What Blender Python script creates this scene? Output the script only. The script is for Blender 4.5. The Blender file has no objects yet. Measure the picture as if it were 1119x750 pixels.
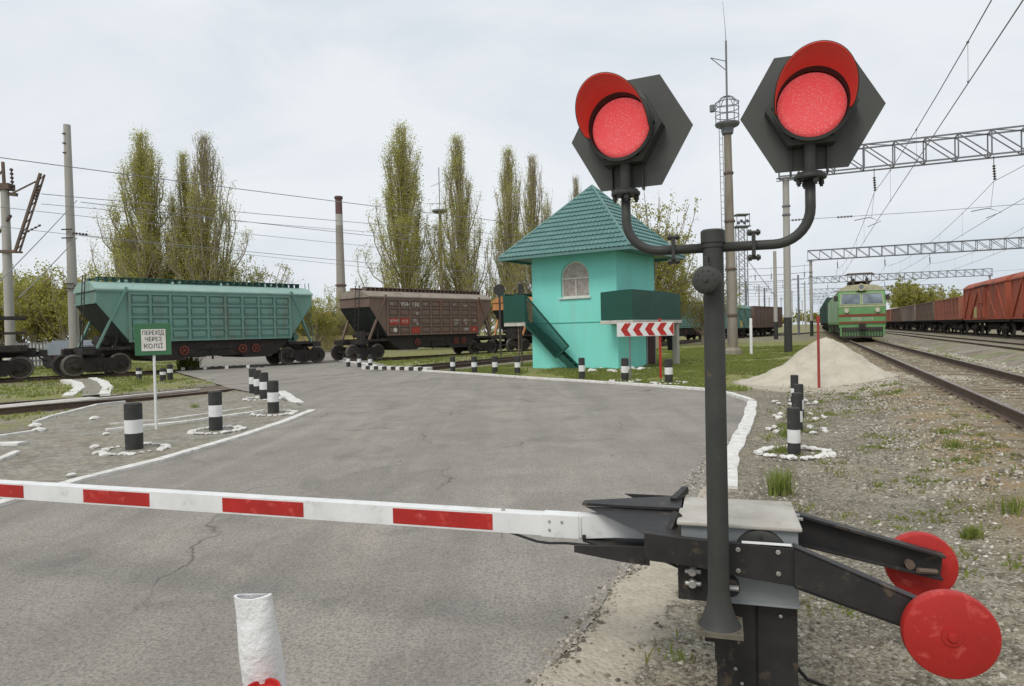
import bpy, bmesh, math, random
from mathutils import Vector, Matrix, noise
R = math.radians
random.seed(7)
scn = bpy.context.scene
COL = scn.collection
# ------------------------------------------------------------------ camera
F, CW, CH = 740.0, 1119, 750
ROLL, PITCH, EYE = R(1.3), R(1.05), 1.6
cam_d = bpy.data.cameras.new('camera')
cam_d.sensor_width = 36.0
cam_d.lens = F / CW * 36.0
cam_d.clip_start = 0.05
cam_d.clip_end = 6000
cam = bpy.data.objects.new('camera', cam_d)
COL.objects.link(cam)
CAM_ROT = Matrix.Rotation(math.pi / 2 - PITCH, 4, 'X') @ Matrix.Rotation(-ROLL, 4, 'Z')
cam.matrix_world = Matrix.Translation((0, 0, EYE)) @ CAM_ROT
scn.camera = cam

def ray(px, py):
    return (CAM_ROT.to_3x3() @ Vector(((px - CW / 2) / F, -(py - CH / 2) / F, -1.0)))
def gnd(px, py, z=0.0):                 # surveyed ground point of a photo pixel
    r = ray(px, py); t = (z - EYE) / r.z
    return Vector((r.x * t, r.y * t, z))
def at(px, py, y):                      # point at a forward distance y
    r = ray(px, py); t = y / r.y
    return Vector((r.x * t, y, EYE + r.z * t))

TH = R(23.83)                            # heading of the main line
TS = Vector((math.sin(TH), math.cos(TH), 0)); TP = Vector((-math.cos(TH), math.sin(TH), 0))
def SP(s, p, z=0.0):
    v = TS * s + TP * p; v.z = z
    return v
def toSP(x, y):
    return x * TS.x + y * TS.y, x * TP.x + y * TP.y

# ------------------------------------------------------------------ mesh builder
class MB:
    def __init__(self, M=None):
        self.v, self.f, self.m, self.M, self.mi = [], [], [], M or Matrix.Identity(4), 0
    def add(self, vs, fs, mi=None):
        k = len(self.v)
        for a in vs:
            self.v.append(tuple(self.M @ Vector(a)))
        for q in fs:
            self.f.append([i + k for i in q]); self.m.append(self.mi if mi is None else mi)
    def poly(self, pts, mi=None):
        self.add(pts, [list(range(len(pts)))], mi)
    def box(self, lo, hi, mi=None, M=None):
        x0, y0, z0 = lo; x1, y1, z1 = hi
        vs = [Vector(c) for c in ((x0,y0,z0),(x1,y0,z0),(x1,y1,z0),(x0,y1,z0),(x0,y0,z1),(x1,y0,z1),(x1,y1,z1),(x0,y1,z1))]
        if M: vs = [M @ a for a in vs]
        self.add(vs, [(3,2,1,0),(4,5,6,7),(0,1,5,4),(1,2,6,5),(2,3,7,6),(3,0,4,7)], mi)
    def cbox(self, c, s, mi=None, M=None):
        h = [a / 2 for a in s]
        T = Matrix.Translation(c)
        if M: T = T @ M
        self.box((-h[0],-h[1],-h[2]), (h[0],h[1],h[2]), mi, T)
    def prism(self, out, a, b, axis='y', mi=None):
        # outline of 2D points extruded from a to b along an axis
        def P(u, w, t):
            return {'y': (u, t, w), 'x': (t, u, w), 'z': (u, w, t)}[axis]
        n = len(out)
        vs = [P(u, w, a) for u, w in out] + [P(u, w, b) for u, w in out]
        fs = [list(range(n))[::-1], list(range(n, 2 * n))]
        fs += [(i, (i + 1) % n, n + (i + 1) % n, n + i) for i in range(n)]
        self.add(vs, fs, mi)
    def tube(self, pts, r, n=8, mi=None, caps=True):
        pts = [Vector(p) for p in pts]
        rs = r if isinstance(r, (list, tuple)) else [r] * len(pts)
        vs, fs = [], []
        up = None
        for i, p in enumerate(pts):
            d = (pts[min(i + 1, len(pts) - 1)] - pts[max(i - 1, 0)])
            if d.length < 1e-9: d = Vector((0, 0, 1))
            d.normalize()
            if up is None:
                up = Vector((0, 0, 1)) if abs(d.z) < 0.9 else Vector((1, 0, 0))
            a = d.cross(up)
            if a.length < 1e-6: a = d.cross(Vector((0, 1, 0)))
            a.normalize(); b = a.cross(d).normalized(); up = b
            for k in range(n):
                t = 2 * math.pi * k / n
                vs.append(p + (a * math.cos(t) + b * math.sin(t)) * rs[i])
        for i in range(len(pts) - 1):
            for k in range(n):
                k2 = (k + 1) % n
                fs.append((i * n + k, i * n + k2, (i + 1) * n + k2, (i + 1) * n + k))
        if caps:
            fs.append(list(range(n))[::-1]); fs.append([(len(pts) - 1) * n + k for k in range(n)])
        self.add(vs, fs, mi)
    def bar(self, a, b, w, mi=None, w2=None):
        # square bar between two points
        a, b = Vector(a), Vector(b)
        d = b - a; L = d.length
        if L < 1e-6: return
        q = d.to_track_quat('Z', 'Y').to_matrix().to_4x4()
        T = Matrix.Translation(a) @ q
        w2 = w2 or w
        self.box((-w / 2, -w2 / 2, 0), (w / 2, w2 / 2, L), mi, T)
    def lathe(self, prof, n=24, M=None, mi=None, a0=0.0, a1=2 * math.pi):
        # profile of (radius, z) revolved round z
        full = abs(a1 - a0 - 2 * math.pi) < 1e-6
        m = n if full else n + 1
        vs = []
        for r, z in prof:
            for k in range(m):
                t = a0 + (a1 - a0) * k / n
                p = Vector((r * math.cos(t), r * math.sin(t), z))
                vs.append(M @ p if M else p)
        fs = []
        for i in range(len(prof) - 1):
            for k in range(n):
                k2 = (k + 1) % m
                fs.append((i * m + k, i * m + k2, (i + 1) * m + k2, (i + 1) * m + k))
        self.add(vs, fs, mi)
    def ball(self, c, r, mi=None, sub=1, jit=0.0, squash=1.0, rnd=random):
        bm = bmesh.new(); bmesh.ops.create_icosphere(bm, subdivisions=sub, radius=1.0)
        vs = []
        for v in bm.verts:
            k = 1 + jit * (rnd.random() * 2 - 1)
            vs.append(Vector(c) + Vector((v.co.x * r * k, v.co.y * r * k, v.co.z * r * k * squash)))
        fs = [[v.index for v in f.verts] for f in bm.faces]
        bm.free(); self.add(vs, fs, mi)
    def mesh(self, name, mats, smooth=False, fix=True):
        me = bpy.data.meshes.new(name)
        me.from_pydata(self.v, [], self.f)
        for m in (mats if isinstance(mats, (list, tuple)) else [mats]): me.materials.append(m)
        me.polygons.foreach_set('material_index', self.m)
        if fix:
            bm = bmesh.new(); bm.from_mesh(me)
            bmesh.ops.recalc_face_normals(bm, faces=bm.faces)
            bm.to_mesh(me); bm.free()
        if smooth is True:
            me.polygons.foreach_set('use_smooth', [True] * len(me.polygons))
        elif smooth:
            me.polygons.foreach_set('use_smooth', [True] * len(me.polygons))
            me.set_sharp_from_angle(angle=R(smooth))
        me.update()
        return me
    def build(self, name, mats, parent=None, smooth=False, bevel=0.0, fix=True):
        o = bpy.data.objects.new(name, self.mesh(name, mats, smooth, fix))
        COL.objects.link(o)
        if parent: o.parent = parent
        if bevel:
            b = o.modifiers.new('edge', 'BEVEL'); b.width = bevel; b.segments = 2; b.limit_method = 'ANGLE'; b.angle_limit = R(40)
        return o

def tag(o, label=None, cat=None, group=None, kind=None):
    if label: o['label'] = label
    if cat: o['category'] = cat
    if group: o['group'] = group
    if kind: o['kind'] = kind
    return o
def thing(name, label, cat, loc=(0, 0, 0), rz=0.0, group=None):
    o = bpy.data.objects.new(name, None); COL.objects.link(o)
    o.empty_display_size = 0.3
    o.location = loc; o.rotation_euler = (0, 0, rz)
    return tag(o, label, cat, group)
def copy_tree(o, parent=None):
    c = o.copy(); COL.objects.link(c)
    if parent: c.parent = parent
    for ch in [k for k in o.children]:
        copy_tree(ch, c)
    return c

# ------------------------------------------------------------------ materials
def lin(r, g, b, f=1.0):
    def c(v):
        v /= 255.0
        return v / 12.92 if v <= 0.04045 else ((v + 0.055) / 1.055) ** 2.4
    return (min(c(r) / f, .9), min(c(g) / f, .9), min(c(b) / f, .9), 1)
class NT:
    def __init__(self, name):
        self.mat = bpy.data.materials.new(name); self.mat.use_nodes = True
        self.t = self.mat.node_tree; self.b = self.t.nodes['Principled BSDF']
        self.out = self.t.nodes['Material Output']
    def n(self, kind, **kw):
        x = self.t.nodes.new(kind)
        for k, v in kw.items():
            if k in x.inputs.keys() if hasattr(x.inputs, 'keys') else False: x.inputs[k].default_value = v
            else: setattr(x, k, v)
        return x
    def l(self, a, b): self.t.links.new(a, b)
    def coord(self, kind='Object'):
        return self.n('ShaderNodeTexCoord').outputs[kind]
    def noise(self, vec, scale, detail=4, rough=.55, dist=0.0):
        x = self.n('ShaderNodeTexNoise'); x.inputs['Scale'].default_value = scale; x.inputs['Detail'].default_value = detail
        x.inputs['Roughness'].default_value = rough; x.inputs['Distortion'].default_value = dist
        if vec is not None: self.l(vec, x.inputs['Vector'])
        return x.outputs['Fac']
    def voro(self, vec, scale, feature='F1', out='Distance'):
        x = self.n('ShaderNodeTexVoronoi'); x.feature = feature; x.inputs['Scale'].default_value = scale
        self.l(vec, x.inputs['Vector']); return x.outputs[out]
    def ramp(self, fac, stops, interp='LINEAR'):
        x = self.n('ShaderNodeValToRGB'); e = x.color_ramp.elements; x.color_ramp.interpolation = interp
        while len(e) < len(stops): e.new(0.5)
        for i, (p, c) in enumerate(stops):
            e[i].position = p
            e[i].color = c if isinstance(c, tuple) else (c, c, c, 1)
        self.l(fac, x.inputs['Fac']); return x.outputs['Color']
    def mix(self, fac, a, b, mode='MIX'):
        x = self.n('ShaderNodeMix'); x.data_type = 'RGBA'; x.blend_type = mode
        for s, v in ((x.inputs[0], fac), (x.inputs[6], a), (x.inputs[7], b)):
            if isinstance(v, (float, int)): s.default_value = v
            elif isinstance(v, tuple): s.default_value = v
            else: self.l(v, s)
        return x.outputs[2]
    def math(self, op, a, b=None, clamp=False):
        x = self.n('ShaderNodeMath'); x.operation = op; x.use_clamp = clamp
        for s, v in ((x.inputs[0], a), (x.inputs[1], b)):
            if v is None: continue
            if isinstance(v, (float, int)): s.default_value = v
            else: self.l(v, s)
        return x.outputs[0]
    def bump(self, h, strength=.3, dist=.02):
        x = self.n('ShaderNodeBump'); x.inputs['Strength'].default_value = strength; x.inputs['Distance'].default_value = dist
        self.l(h, x.inputs['Height']); self.l(x.outputs['Normal'], self.b.inputs['Normal']); return x
    def base(self, c):
        if isinstance(c, tuple): self.b.inputs['Base Color'].default_value = c
        else: self.l(c, self.b.inputs['Base Color'])
    def rough(self, v):
        if isinstance(v, float): self.b.inputs['Roughness'].default_value = v
        else: self.l(v, self.b.inputs['Roughness'])

def pm(name, col, col2=None, scale=3.0, amount=1.0, rough=.6, metal=0.0, bump=0.0, bscale=40.0, bdist=.01,
       rust=None, rscale=6.0, rlo=.58, rhi=.72, spec=.3, streak=False):
    """painted / weathered surface: base colour varied by noise, plus stains with a shape of their own"""
    t = NT(name); co = t.coord()
    if streak:
        mp = t.n('ShaderNodeMapping'); mp.inputs['Scale'].default_value = (1, 1, .18); t.l(co, mp.inputs['Vector']); cs = mp.outputs['Vector']
    else: cs = co
    if col2 is None: col2 = tuple(min(1, c * .72) for c in col[:3]) + (1,)
    f = t.ramp(t.noise(cs, scale, 6, .6), [(.3, 0.0), (.7, amount)])
    c = t.mix(f, col, col2)
    if rust:
        rf = t.ramp(t.noise(cs, rscale, 8, .65, .3), [(rlo, 0.0), (rhi, 1.0)])
        c = t.mix(rf, c, rust)
    t.base(c); t.b.inputs['Metallic'].default_value = metal
    t.b.inputs['Specular IOR Level'].default_value = spec
    t.rough(t.math('ADD', t.math('MULTIPLY', t.noise(co, scale * 4, 3), .25), rough - .12))
    if bump: t.bump(t.noise(co, bscale, 5, .6), bump, bdist)
    return t.mat

M = {}
M['dark_steel'] = pm('dark_green_grey_steel', (.060,.062,.054,1), (.038,.039,.036,1), 5, 1, .55, bump=.15, bscale=90, bdist=.003, rust=(.16,.115,.07,1), rscale=11, rlo=.66, rhi=.76)
M['shield'] = pm('shield_paint', (.088,.090,.080,1), (.066,.068,.062,1), 3, 1, .5, bump=.05, bscale=60, bdist=.002, rust=(.14,.13,.09,1), rscale=9, rlo=.70, rhi=.78)
M['black_steel'] = pm('black_painted_steel', (.022,.021,.022,1), (.038,.036,.034,1), 7, 1, .5, bump=.25, bscale=60, bdist=.003, rust=(.13,.095,.065,1), rscale=11, rlo=.58, rhi=.74)
M['lid'] = pm('pale_lid_paint', (.50,.48,.43,1), (.36,.33,.28,1), 6, 1, .7, bump=.2, bscale=70, bdist=.002, rust=(.24,.19,.13,1), rscale=9, rlo=.62, rhi=.8)
M['cabinet'] = pm('grey_cabinet_paint', (.30,.32,.33,1), (.22,.24,.24,1), 4, 1, .5, bump=.1, bscale=60, bdist=.002, rust=(.12,.10,.08,1), rscale=10, rlo=.66, rhi=.8)
M['bolt'] = pm('zinc_bolt', (.55,.54,.52,1), (.35,.33,.3,1), 20, 1, .4, metal=.6)
M['white_paint'] = pm('white_paint', (.78,.78,.77,1), (.62,.62,.60,1), 6, .8, .6, bump=.15, bscale=60, bdist=.002, rust=(.50,.47,.41,1), rscale=12, rlo=.58, rhi=.76)
M['white_rough'] = pm('thick_white_paint', (.80,.80,.79,1), (.70,.70,.69,1), 8, .8, .55, bump=1.0, bscale=24, bdist=.012, rust=(.62,.61,.58,1), rscale=9, rlo=.70, rhi=.85)
M['limewash'] = pm('limewash', (.78,.77,.74,1), (.55,.53,.48,1), 9, 1, .85, bump=.6, bscale=30, bdist=.02, rust=(.32,.28,.23,1), rscale=7, rlo=.58, rhi=.7)
M['red_paint'] = pm('red_paint', (.47,.026,.021,1), (.36,.024,.020,1), 5, 1, .5, bump=.35, bscale=26, bdist=.004, rust=(.60,.10,.08,1), rscale=15, rlo=.56, rhi=.70)
M['visor_red'] = pm('visor_red', (.92,.115,.080,1), (.80,.090,.065,1), 5, 1, .45, bump=.05, rust=(.40,.03,.03,1), rscale=7, rlo=.62, rhi=.8)
M['black_paint'] = pm('black_bollard_paint', (.030,.032,.030,1), (.055,.055,.05,1), 6, 1, .65, bump=.3, bscale=40, bdist=.006, rust=(.17,.155,.135,1), rscale=14, rlo=.62, rhi=.76)
M['concrete'] = pm('pole_concrete', (.44,.42,.38,1), (.33,.31,.28,1), 1.2, 1, .85, bump=.3, bscale=20, bdist=.01, rust=(.25,.22,.18,1), rscale=2.5, rlo=.6, rhi=.75, streak=True)
M['old_concrete'] = pm('old_concrete', (.33,.295,.24,1), (.20,.17,.13,1), 1.6, 1, .9, bump=.4, bscale=14, bdist=.02, rust=(.17,.13,.09,1), rscale=2.2, rlo=.55, rhi=.75, streak=True)
M['galv'] = pm('galvanised_lattice', (.20,.21,.22,1), (.14,.14,.15,1), 2, 1, .6, rust=(.16,.11,.08,1), rscale=1.2, rlo=.6, rhi=.75)
M['rusty'] = pm('rusty_steel', (.17,.12,.09,1), (.11,.08,.065,1), 4, 1, .8, rust=(.25,.15,.08,1), rscale=3)
M['wire'] = pm('wire', (.26,.26,.27,1), (.2,.2,.2,1), 2, 1, .6)
M['insulator'] = pm('insulator', (.10,.075,.06,1), (.06,.05,.05,1), 4, 1, .3)
M['rail'] = pm('rail_rust', (.13,.085,.062,1), (.075,.055,.045,1), 3, 1, .75, bump=.2, bscale=30, bdist=.004)
M['rail_top'] = pm('rail_head', (.30,.26,.23,1), (.18,.14,.12,1), 2, 1, .45, metal=.5)
M['sleeper'] = pm('concrete_sleeper', (.29,.235,.16,1), (.19,.15,.10,1), 2.5, 1, .9, bump=.4, bscale=20, bdist=.01, rust=(.16,.11,.07,1), rscale=3, rlo=.5, rhi=.7)
M['undergear'] = pm('wagon_running_gear', (.036,.031,.029,1), (.024,.022,.021,1), 3, 1, .8, bump=.3, bscale=14, bdist=.01, rust=(.075,.055,.042,1), rscale=3, rlo=.5, rhi=.75)
M['wheel'] = pm('wheel_steel', (.10,.085,.075,1), (.06,.05,.045,1), 4, 1, .65, rust=(.15,.10,.07,1), rscale=4, rlo=.55, rhi=.7)
M['tyre'] = pm('wheel_rim', (.22,.20,.18,1), (.13,.11,.10,1), 4, 1, .5, metal=.3)
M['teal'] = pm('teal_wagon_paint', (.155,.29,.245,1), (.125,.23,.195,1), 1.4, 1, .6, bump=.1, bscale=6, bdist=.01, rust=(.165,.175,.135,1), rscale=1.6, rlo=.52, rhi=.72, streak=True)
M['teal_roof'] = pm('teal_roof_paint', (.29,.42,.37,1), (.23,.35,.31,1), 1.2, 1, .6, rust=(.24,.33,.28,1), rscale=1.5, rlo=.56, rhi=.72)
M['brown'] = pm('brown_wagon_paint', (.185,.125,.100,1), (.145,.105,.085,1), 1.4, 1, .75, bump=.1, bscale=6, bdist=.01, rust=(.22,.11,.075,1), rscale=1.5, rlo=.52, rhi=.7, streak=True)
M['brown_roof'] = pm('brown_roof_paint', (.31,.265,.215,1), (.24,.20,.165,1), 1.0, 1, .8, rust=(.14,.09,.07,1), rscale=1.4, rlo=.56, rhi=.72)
M['orange'] = pm('orange_wagon_paint', (.60,.28,.10,1), (.44,.19,.075,1), 1.4, 1, .7, rust=(.16,.075,.05,1), rscale=1.6, rlo=.55, rhi=.7, streak=True)
M['redbrown'] = pm('red_brown_wagon_paint', (.42,.105,.058,1), (.31,.085,.05,1), .9, 1, .75, bump=.1, bscale=5, bdist=.01, rust=(.13,.055,.04,1), rscale=1.1, rlo=.52, rhi=.72, streak=True)
M['rustwagon'] = pm('rusty_gondola_paint', (.36,.13,.085,1), (.25,.105,.075,1), .9, 1, .8, rust=(.36,.17,.10,1), rscale=1.3, rlo=.55, rhi=.72, streak=True)
M['greywagon'] = pm('grey_gondola_paint', (.26,.205,.18,1), (.19,.145,.125,1), .9, 1, .8, rust=(.2,.10,.07,1), rscale=1.3, rlo=.6, rhi=.75, streak=True)
M['darkgreen'] = pm('dark_green_wagon_paint', (.045,.095,.075,1), (.035,.07,.055,1), 1, 1, .7)
M['sticker_red'] = pm('red_oxide_panel', (.40,.055,.035,1), (.28,.05,.035,1), 5, 1, .7)
M['letter_white'] = pm('white_lettering', (.66,.64,.60,1), (.45,.42,.38,1), 6, 1, .7)
M['letter_black'] = pm('black_lettering', (.03,.03,.035,1), (.05,.05,.05,1), 6, 1, .6)
M['mint'] = pm('turquoise_wall_paint', (.245,.74,.645,1), (.22,.68,.585,1), 1.3, 1, .7, bump=.25, bscale=9, bdist=.006, rust=(.27,.62,.53,1), rscale=1.4, rlo=.54, rhi=.74, streak=True)
M['balcony_green'] = pm('dark_green_sheet', (.017,.082,.060,1), (.014,.068,.050,1), 1, 1, .5, rust=(.022,.082,.062,1), rscale=4)
M['roof_green'] = pm('roof_tile_sheet', (.125,.245,.228,1), (.10,.205,.192,1), 2.5, 1, .4, spec=.4, rust=(.17,.31,.27,1), rscale=3, rlo=.6, rhi=.75)
M['frame_white'] = pm('window_frame_white', (.74,.72,.68,1), (.6,.57,.5,1), 5, 1, .6)
M['slab'] = pm('pale_slab', (.60,.58,.53,1), (.42,.39,.34,1), 4, 1, .8, rust=(.3,.26,.2,1), rscale=5)
M['door_brown'] = pm('maroon_door', (.075,.034,.034,1), (.05,.025,.026,1), 3, 1, .6)
M['sign_green'] = pm('sign_green', (.058,.17,.085,1), (.05,.145,.07,1), 3, 1, .6)
M['loco_green'] = pm('locomotive_green', (.155,.34,.135,1), (.135,.28,.115,1), 1.2, 1, .5, rust=(.13,.26,.11,1), rscale=2, rlo=.58, rhi=.75)
M['loco_side'] = pm('locomotive_side_green', (.30,.42,.28,1), (.23,.34,.22,1), 1.2, 1, .55, rust=(.12,.16,.1,1), rscale=2, rlo=.58, rhi=.75, streak=True)
M['cream'] = pm('loco_roof_cream', (.50,.48,.33,1), (.38,.37,.25,1), 1.2, 1, .6, rust=(.22,.2,.14,1), rscale=2)
M['loco_red'] = pm('loco_stripe', (.25,.062,.04,1), (.19,.05,.035,1), 2, 1, .6)
M['loco_dark'] = pm('loco_equipment', (.075,.065,.06,1), (.05,.045,.04,1), 3, 1, .7, rust=(.13,.07,.05,1), rscale=3)
M['chim_a'] = pm('chimney_brick', (.31,.28,.25,1), (.25,.225,.2,1), .4, 1, .9, streak=True)
M['chim_red'] = pm('chimney_red_band', (.15,.085,.08,1), (.115,.07,.065,1), .5, 1, .9)
M['chim_white'] = pm('chimney_white_band', (.44,.42,.40,1), (.36,.34,.32,1), .5, 1, .9)
M['bark'] = pm('bark', (.115,.095,.070,1), (.075,.062,.048,1), 2, 1, .9)
M['twig'] = pm('twig', (.34,.29,.215,1), (.26,.22,.16,1), .5, 1, .9)
M['yellow'] = pm('pale_yellow_fence', (.55,.48,.20,1), (.45,.38,.18,1), 2, 1, .7)
M['crate_white'] = pm('crate_white', (.55,.54,.5,1), (.42,.40,.36,1), 2, 1, .7)
M['tarp'] = pm('grey_blue_tarpaulin', (.27,.30,.34,1), (.2,.22,.25,1), 2, 1, .5)
M['dark_rubber'] = pm('dark_rubber', (.02,.02,.02,1), (.03,.03,.03,1), 4, 1, .8)
M['slope_dark'] = pm('grimy_shaded_end_sheet', (.040,.048,.045,1), (.028,.030,.029,1), 2, 1, .8, rust=(.07,.065,.055,1), rscale=2)  # dark tone mixes grime with the painted shade of the overhanging wagon ends
M['mint_dark'] = pm('turquoise_ledge_paint', (.10,.40,.31,1), (.08,.33,.26,1), 3, 1, .7)
M['flange_plate'] = pm('dusty_flange_plate', (.17,.155,.11,1), (.10,.095,.075,1), 12, 1, .8)
M['red_old'] = pm('faded_red_post_paint', (.36,.060,.045,1), (.27,.05,.04,1), 4, 1, .7, rust=(.25,.12,.08,1), rscale=6, rlo=.62, rhi=.78)
M['plank'] = pm('rusty_plank', (.22,.175,.135,1), (.15,.115,.09,1), 1.2, 1, .9, rust=(.42,.38,.32,1), rscale=1.1, rlo=.56, rhi=.7)
M['maroon'] = pm('maroon_tank', (.09,.025,.03,1), (.06,.02,.025,1), 3, 1, .6)

def leafmat(name, c1, c2, c3):
    t = NT(name); co = t.coord()
    f = t.noise(co, .55, 3); g = t.noise(co, 7.0, 2)
    c = t.mix(t.ramp(f, [(.35, 0.0), (.65, 1.0)]), c1, c2)
    c = t.mix(t.ramp(g, [(.45, 0.0), (.62, .8)]), c, c3)
    t.base(c); t.b.inputs['Roughness'].default_value = .6; t.b.inputs['Specular IOR Level'].default_value = .2
    tr = t.n('ShaderNodeBsdfTranslucent'); t.l(c, tr.inputs['Color'])
    mx = t.n('ShaderNodeMixShader'); mx.inputs[0].default_value = .55
    t.l(t.b.outputs[0], mx.inputs[1]); t.l(tr.outputs[0], mx.inputs[2]); t.l(mx.outputs[0], t.out.inputs['Surface'])
    return t.mat
M['leaf_poplar'] = leafmat('poplar_leaves', (.45,.46,.10,1), (.57,.55,.14,1), (.36,.345,.10,1))
M['leaf_spring'] = leafmat('spring_leaves', (.36,.36,.08,1), (.47,.44,.11,1), (.25,.25,.07,1))
M['leaf_thicket'] = leafmat('thicket_leaves', (.40,.41,.09,1), (.52,.50,.125,1), (.30,.28,.09,1))
M['grass'] = leafmat('grass_blades', (.20,.26,.05,1), (.27,.31,.07,1), (.25,.24,.09,1))
M['grass_bright'] = leafmat('fresh_grass', (.215,.275,.065,1), (.29,.33,.085,1), (.26,.25,.10,1))

def window_glass():
    t = NT('window_glass'); co = t.coord()
    c = t.mix(t.ramp(t.noise(co, 5, 5, .6, .5), [(.35, 0.0), (.6, 1.0)]), (.30,.23,.20,1), (.46,.40,.36,1))
    t.base(c); t.b.inputs['Roughness'].default_value = .12; t.b.inputs['Specular IOR Level'].default_value = .5
    return t.mat
M['glass'] = window_glass()
def loco_glass():
    t = NT('cab_glass'); co = t.coord()
    c = t.mix(t.ramp(t.noise(co, 1.1, 2), [(.35, 0.0), (.65, 1.0)]), (.06,.08,.095,1), (.22,.28,.32,1))
    t.base(c); t.b.inputs['Roughness'].default_value = .08; t.b.inputs['Specular IOR Level'].default_value = .8
    return t.mat
M['cabglass'] = loco_glass()
def lens():
    t = NT('red_lamp_lens'); co = t.coord()
    mp_ = t.n('ShaderNodeMapping'); mp_.inputs['Scale'].default_value = (95, 60, 165); t.l(co, mp_.inputs['Vector'])
    vn = t.n('ShaderNodeTexVoronoi'); vn.inputs['Scale'].default_value = 1.0; vn.inputs['Randomness'].default_value = .72; t.l(mp_.outputs[0], vn.inputs['Vector']); d = vn.outputs['Distance']
    f = t.ramp(d, [(.16, 1.0), (.42, 0.0)])
    c = t.mix(f, (.85,.105,.110,1), (.90,.235,.235,1))
    t.base(c); t.b.inputs['Roughness'].default_value = .25; t.b.inputs['Specular IOR Level'].default_value = .5
    t.l(c, t.b.inputs['Emission Color']); t.b.inputs['Emission Strength'].default_value = .42
    t.bump(t.math('MULTIPLY', d, -1.0), .5, .006)
    return t.mat
M['lens'] = lens()
def asphalt():
    t = NT('worn_asphalt'); co = t.coord()
    big = t.noise(co, .22, 5, .55, .4); mid = t.noise(co, 1.3, 6, .65, .5); fine = t.noise(co, 55, 3, .7); grit = t.voro(co, 120.0)
    c = t.mix(t.ramp(big, [(.36, 0.0), (.62, 1.0)]), (.318,.292,.252,1), (.390,.357,.310,1))
    c = t.mix(t.ramp(mid, [(.42, 0.0), (.64, .75)]), c, (.262,.236,.198,1))
    pale = t.ramp(t.noise(co, .55, 4, .6, 1.2), [(.55, 0.0), (.68, .55)])
    c = t.mix(pale, c, (.42,.37,.31,1))
    c = t.mix(t.ramp(fine, [(.38, .70), (.56, 0.0)]), c, (.14,.132,.122,1))
    c = t.mix(t.ramp(grit, [(.08, .55), (.2, 0.0)]), c, (.36,.34,.31,1))
    sm = t.n('ShaderNodeMapping'); sm.inputs['Rotation'].default_value = (0, 0, R(24)); sm.inputs['Scale'].default_value = (1.5, .13, 1); t.l(co, sm.inputs['Vector'])
    st = t.ramp(t.noise(sm.outputs[0], 1.0, 6, .65, .6), [(.42, 0.0), (.66, .38)])
    c = t.mix(st, c, (.150,.142,.132,1))
    oil = t.ramp(t.noise(co, .42, 3, .5, 1.5), [(.60, 0.0), (.64, .32)])
    c = t.mix(oil, c, (.14,.134,.125,1))
    agg = t.n('ShaderNodeSeparateColor'); t.l(t.voro(co, 75.0, 'F1', 'Color'), agg.inputs[0])
    c = t.mix(t.ramp(agg.outputs[0], [(.72, 0.0), (.82, .38)]), c, t.mix(agg.outputs[1], (.11,.105,.098,1), (.40,.37,.335,1)))
    # cracks
    w = t.n('ShaderNodeTexNoise'); w.inputs['Scale'].default_value = .8; w.inputs['Detail'].default_value = 5; t.l(co, w.inputs['Vector'])
    vm = t.n('ShaderNodeVectorMath'); vm.operation = 'MULTIPLY_ADD'; t.l(w.outputs['Color'], vm.inputs[0]); vm.inputs[1].default_value = (1.3, 1.3, 0); t.l(co, vm.inputs[2])
    e = t.voro(vm.outputs[0], .33, 'DISTANCE_TO_EDGE')
    ck = t.math('MULTIPLY', t.ramp(e, [(.0012, 1.0), (.0045, 0.0)]), t.ramp(t.noise(co, .5, 3), [(.49, 0.0), (.60, .70)]))
    c = t.mix(ck, c, (.06,.055,.05,1))
    spots = t.ramp(t.voro(co, 1.1), [(.020, .8), (.034, 0.0)])
    c = t.mix(spots, c, (.06,.055,.05,1))
    t.base(c); t.rough(.88); t.b.inputs['Specular IOR Level'].default_value = .25
    h = t.math('ADD', t.math('MULTIPLY', fine, .6), t.math('ADD', t.math('MULTIPLY', grit, .8), t.math('MULTIPLY', ck, -1.5)))
    t.bump(h, .45, .008)
    return t.mat
M['asphalt'] = asphalt()
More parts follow.
